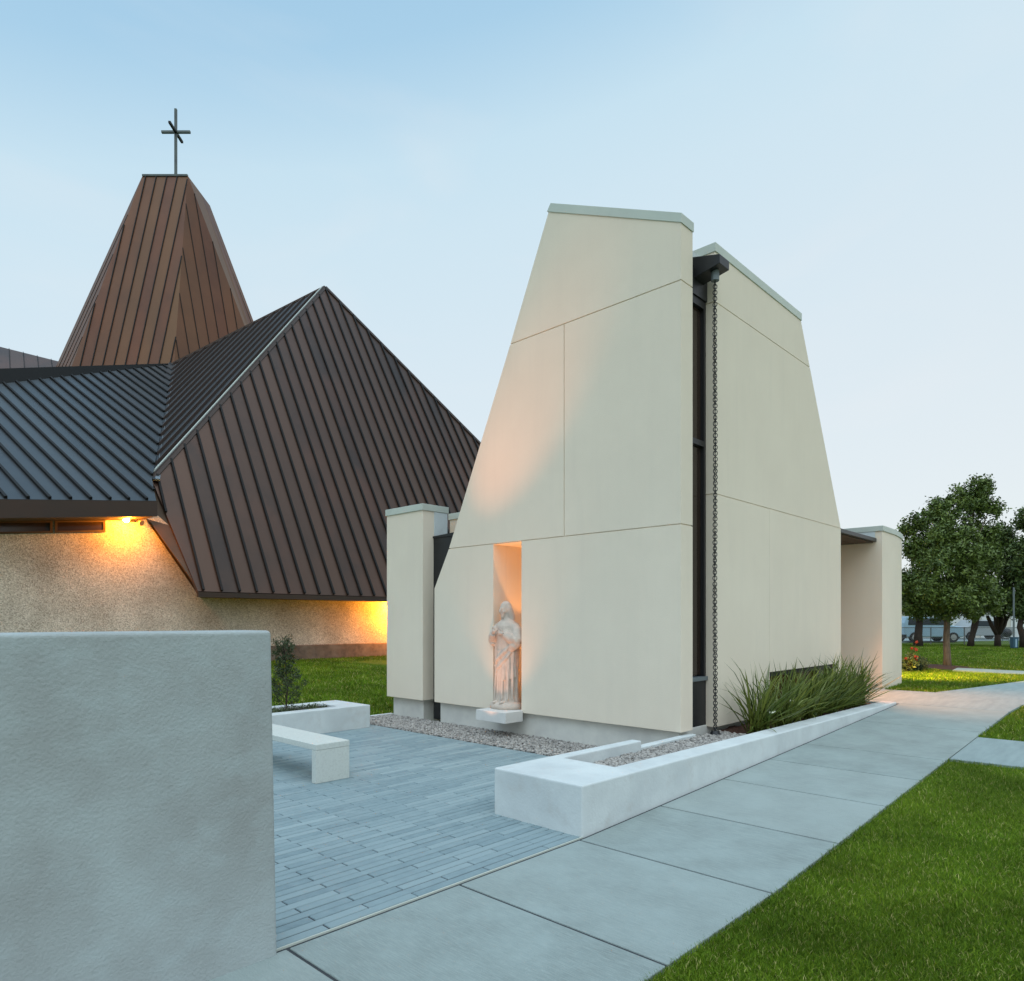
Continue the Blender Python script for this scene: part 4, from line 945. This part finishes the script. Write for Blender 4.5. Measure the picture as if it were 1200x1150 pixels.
# mulch ring, clipped ball shrub, red flowering plant
def mound(name, c, rx, ry, h, m, n=28):
    b_ = B(); top = b_.verts.new((c[0], c[1], c[2] + h)); R_ = []
    for f in (.35, .7, 1.0):
        R_.append([b_.verts.new((c[0] + rx * f * math.cos(a) * (1 + .05 * math.sin(3 * a)), c[1] + ry * f * math.sin(a), c[2] + h * (1 - f * f) + random.uniform(0, .012))) for a in [2*math.pi*k/n for k in range(n)]])
    for k in range(n): b_.faces.new([top, R_[0][k], R_[0][(k+1) % n]])
    for a, b in zip(R_, R_[1:]):
        for k in range(n): b_.faces.new([a[k], b[k], b[(k+1) % n], a[(k+1) % n]])
    return obj(name, b_, m, smooth=True)
tp = at(1100, 781, 20.8); struct(mound('mulch_circle', (tp.x - .2, tp.y + .35, .30), 1.15, 1.5, .07, M['mulch']))
sp_ = at(1074, 778, 19.2); r = thing('ball_shrub', 'clipped round dark shrub beside the rounded wing wall', 'shrub', (sp_.x, sp_.y, .33))
b_ = B(); tube(b_, [(0, 0, -.05), (0, 0, .3)], .03, 6); obj('stem', b_, M['darkbark'], r)
leafcloud('foliage', [(0, 0, .17)], [(.27, .27, .20)], [3200], .022, M['shrubleaf'], r, hollow=.8)
sp_ = at(1063, 778, 18.6); r = thing('flowering_plant', 'loose plant with red flowers beside the ball shrub', 'plant', (sp_.x, sp_.y, .33))
b_ = B()
tops = []
for q in range(9):
    a = random.uniform(0, 6.28); e_ = Vector((.20 * math.cos(a), .22 * math.sin(a), random.uniform(.3, .85))); tops.append(e_)
    tube(b_, [(0, 0, -.03), e_ * .5 + Vector((0, 0, .08)), e_], [.008, .006, .004], 5)
obj('stems', b_, M['darkbark'], r)
leafcloud('foliage', [(0, 0, .18), (.05, -.05, .3)], [(.2, .2, .16), (.16, .16, .2)], [420, 260], .04, M['cover'], r)
leafcloud('pale_leaves', [(.12, -.1, .14)], [(.13, .13, .1)], [70], .05, M['paleleaf'], r)
for t_ in tops:
    b_ = B(); bmesh.ops.create_icosphere(b_, subdivisions=2, radius=.036, matrix=Matrix.Translation(t_))
    for v in b_.verts: v.co = t_ + (v.co - t_) * random.uniform(.45, 1.35)
    obj('flower_head', b_, M['red'], r)
# young shrub and ground cover in the rear planter
r = thing('young_shrub', 'slim young shrub with small dark leaves in the rear planter', 'shrub', (.93, 6.35, .31))
b_ = B(); st = [(0, 0, 0), (.02, 0, .4), (.0, .02, .75), (-.06, .02, 1.16)]
tube(b_, st, [.012, .010, .007, .003], 6); cc_, rr_, nn_ = [], [], []
for q in range(30):
    h = .06 + 1.08 * (q / 30) ** 1.0; a = q * 2.4; ln = (.30 if h < .55 else .17) * random.uniform(.6, 1.1)
    b0_ = Vector((-.03 * h, .01, h * .92)); e_ = b0_ + Vector((math.cos(a) * ln, math.sin(a) * ln, ln * .8))
    tube(b_, [b0_, (b0_ + e_) / 2 + Vector((0, 0, .02)), e_], [.005, .004, .002], 5)
    for t in (.45, .75, 1.0):
        cc_.append(tuple(b0_ + (e_ - b0_) * t)); rr_.append((.05, .05, .05)); nn_.append(28 if h < .6 else 16)
obj('stem', b_, M['darkbark'], r)
leafcloud('foliage', cc_, rr_, nn_, .019, M['shrubleaf'], r, hollow=.2)
cc_ = [(random.uniform(-1.5, 1.62), random.uniform(6.2, 6.6), .335) for q in range(90)]
tag(leafcloud('ground_cover', cc_, [(.09, .08, .05)] * 90, [56] * 90, .017, M['cover'], None, hollow=.1), 'low grey green ground cover filling the rear planter', 'ground cover', kind='stuff')

# ================================================================ FAR BACKGROUND
FW = Vector((DR.y, D1.y, 0)); RT = Vector((DR.x, D1.x, 0)); ROT = -math.atan2(DR.y, D1.y)   # far things stand square to the view
def flat(u, Y, z=.33):
    p = at(u, HY, Y); return Vector((p.x, p.y, z))
# storage building with garage doors
bb = thing('storage_building', 'long cream building with white garage doors beyond the fence', 'building', flat(1150, 52), ROT)
pxm = 52 / F
bm = B(); box(bm, (-3.4, 0, -.1), (12, 8, 2.35)); obj('wall', bm, M['shed'], bb)
bm = B(); prism(bm, [(-.4, 2.36), (8.4, 2.36), (4, 3.5)], 'x', -3.7, 12.3); obj('roof', bm, M['shedroof'], bb)
for x in (-2.6, -.05, 2.2, 4.4, 7.0):
    bm = B(); box(bm, (x, -.05, -.05), (x + 1.5, -.001, 1.9))
    for k in range(1, 4): box(bm, (x + .02, -.065, .47 * k), (x + 1.48, -.051, .47 * k + .03))
    obj('garage_door', bm, M['garage'], bb)
bb2 = thing('brick_house', 'low red brick house behind the pale blue van', 'house', flat(1052, 60), ROT)
bm = B(); box(bm, (-8, 0, -.1), (3.2, 7, 2.5)); obj('wall', bm, M['brick'], bb2)
bm = B(); prism(bm, [(-.4, 2.51), (7.4, 2.51), (3.5, 4.0)], 'x', -8.3, 3.5); obj('roof', bm, M['shedroof'], bb2)
bm = B(); box(bm, (.6, -.04, .9), (1.9, -.001, 2.0)); wn = obj('window', bm, M['garage'], bb2)
bm = B(); box(bm, (.7, -.05, 1.0), (1.8, -.041, 1.9)); obj('pane', bm, M['carglass'], wn)
# van
def vehicle(name, label, cat, u, Y, paint, L_, prof, rz, wx, wr, win):
    r = thing(name, label, cat, flat(u, Y), ROT + rz)
    bm = B(); prism(bm, prof, 'y', -.85, .85); obj('body', bm, paint, r, bevel=.06, segs=3)
    bm = B(); prism(bm, win, 'y', -.87, .87); obj('windows', bm, M['carglass'], r)
    bm = B(); box(bm, (prof[0][0] - .04, -.86, .25), (prof[0][0] + .15, .86, .48)); obj('bumper', bm, M['tyre'], r)
    for x in wx:
        for s in (-.80, .80):
            bm = B(); tube(bm, [(x, s - .1, wr), (x, s + .1, wr)], wr, 18); w_ = obj('wheel', bm, M['tyre'], r)
            bm = B(); tube(bm, [(x, s - .11 if s < 0 else s + .101, wr), (x, s - .101 if s < 0 else s + .11, wr)], wr * .6, 14); obj('rim', bm, M['rim'], w_)
    return r
vehicle('van', 'pale blue van parked behind the tree trunks', 'van', 1083, 44, M['van'], 4.6,
        [(-1.75, .32), (1.95, .32), (2.05, .62), (1.9, .95), (1.25, 1.05), (.75, 1.55), (-1.6, 1.6), (-1.75, 1.2)], 0, (-1.1, 1.3), .31,
        [(-1.5, 1.08), (1.12, 1.08), (.70, 1.48), (-1.45, 1.5)])
vehicle('parked_car', 'silver car parked between the forked trees', 'car', 1150, 49, M['darkcar'], 4.,
        [(-2.0, .3), (1.6, .3), (1.7, .62), (1.6, .85), (.95, .92), (.45, 1.36), (-.9, 1.4), (-1.45, .95), (-2.0, .85)], 0, (-1.3, 1.1), .3,
        [(-1.2, .95), (.8, .95), (.4, 1.3), (-.85, 1.33)])
# chain link fence
fn = thing('chain_link_fence', 'long low chain link fence in front of the far buildings', 'fence', flat(1130, 39.5), ROT)
bm = B()
for k in range(-9, 8):
    if k >= -5: pass
posts = [k * 1.9 for k in range(-4, 6)]
for x in posts:
    bm2 = B(); tube(bm2, [(x, 0, -.1), (x, 0, .98)], .03, 8); obj('post', bm2, M['fence'], fn)
bm.free(); bm = B(); tube(bm, [(posts[0], 0, .95), (posts[-1], 0, .95)], .022, 8); obj('rail', bm, M['fence'], fn)
bm = B(); tube(bm, [(posts[0], 0, .35), (posts[-1], 0, .35)], .015, 6); obj('rail', bm, M['fence'], fn)
bm = B(); x = posts[0]
while x < posts[-1] - .9:
    for s in (0, 1):
        a, b = (x + .9 * s, .04, .02), (x + .9 * (1 - s), .04, .94); tube(bm, [a, b], .005, 3, caps=False)
    x += .11
o = obj('mesh', bm, M['fence'], fn)
# pole with a dark blue bin, covered grill
pp = thing('utility_pole', 'thin grey pole rising through the far trees', 'pole', flat(1188, 34.5), ROT)
bm = B(); tube(bm, [(0, 0, -.1), (0, 0, 3.0)], [.05, .04], 10); obj('post', bm, M['grey'], pp)
bm = B(); tube(bm, [(0, 0, .0), (0, 0, .06)], .10, 12); obj('base_plate', bm, M['grey'], pp)
bn = thing('litter_bin', 'dark blue litter bin standing at the thin grey pole', 'bin', flat(1188.5, 34.2), ROT)
bm = B(); prism(bm, [(-.12, 0), (.12, 0), (.14, .50), (-.14, .50)], 'y', -.12, .12); obj('body', bm, M['bluebin'], bn, bevel=.02)
bm = B(); box(bm, (-.15, -.13, .501), (.15, .13, .54)); obj('lid', bm, M['bluebin'], bn, bevel=.01)
bm = B(); box(bm, (-.03, -.135, .05), (.04, -.121, .45)); obj('stripe', bm, M['van'], bn)
gl = thing('rounded_drum', 'black rounded drum standing behind the far fence', 'drum', flat(1180, 41), ROT)
bm = B(); ell(bm, (0, 0, .62), (.26, .26, .27), u=20, v=14); obj('drum', bm, M['black'], gl, smooth=True)
for k in range(3):
    a = k * 2.09 + .4; bm = B(); tube(bm, [(.15 * math.cos(a), .15 * math.sin(a), .45), (.25 * math.cos(a), .25 * math.sin(a), -.02)], .015, 6); obj('leg', bm, M['grey'], gl)
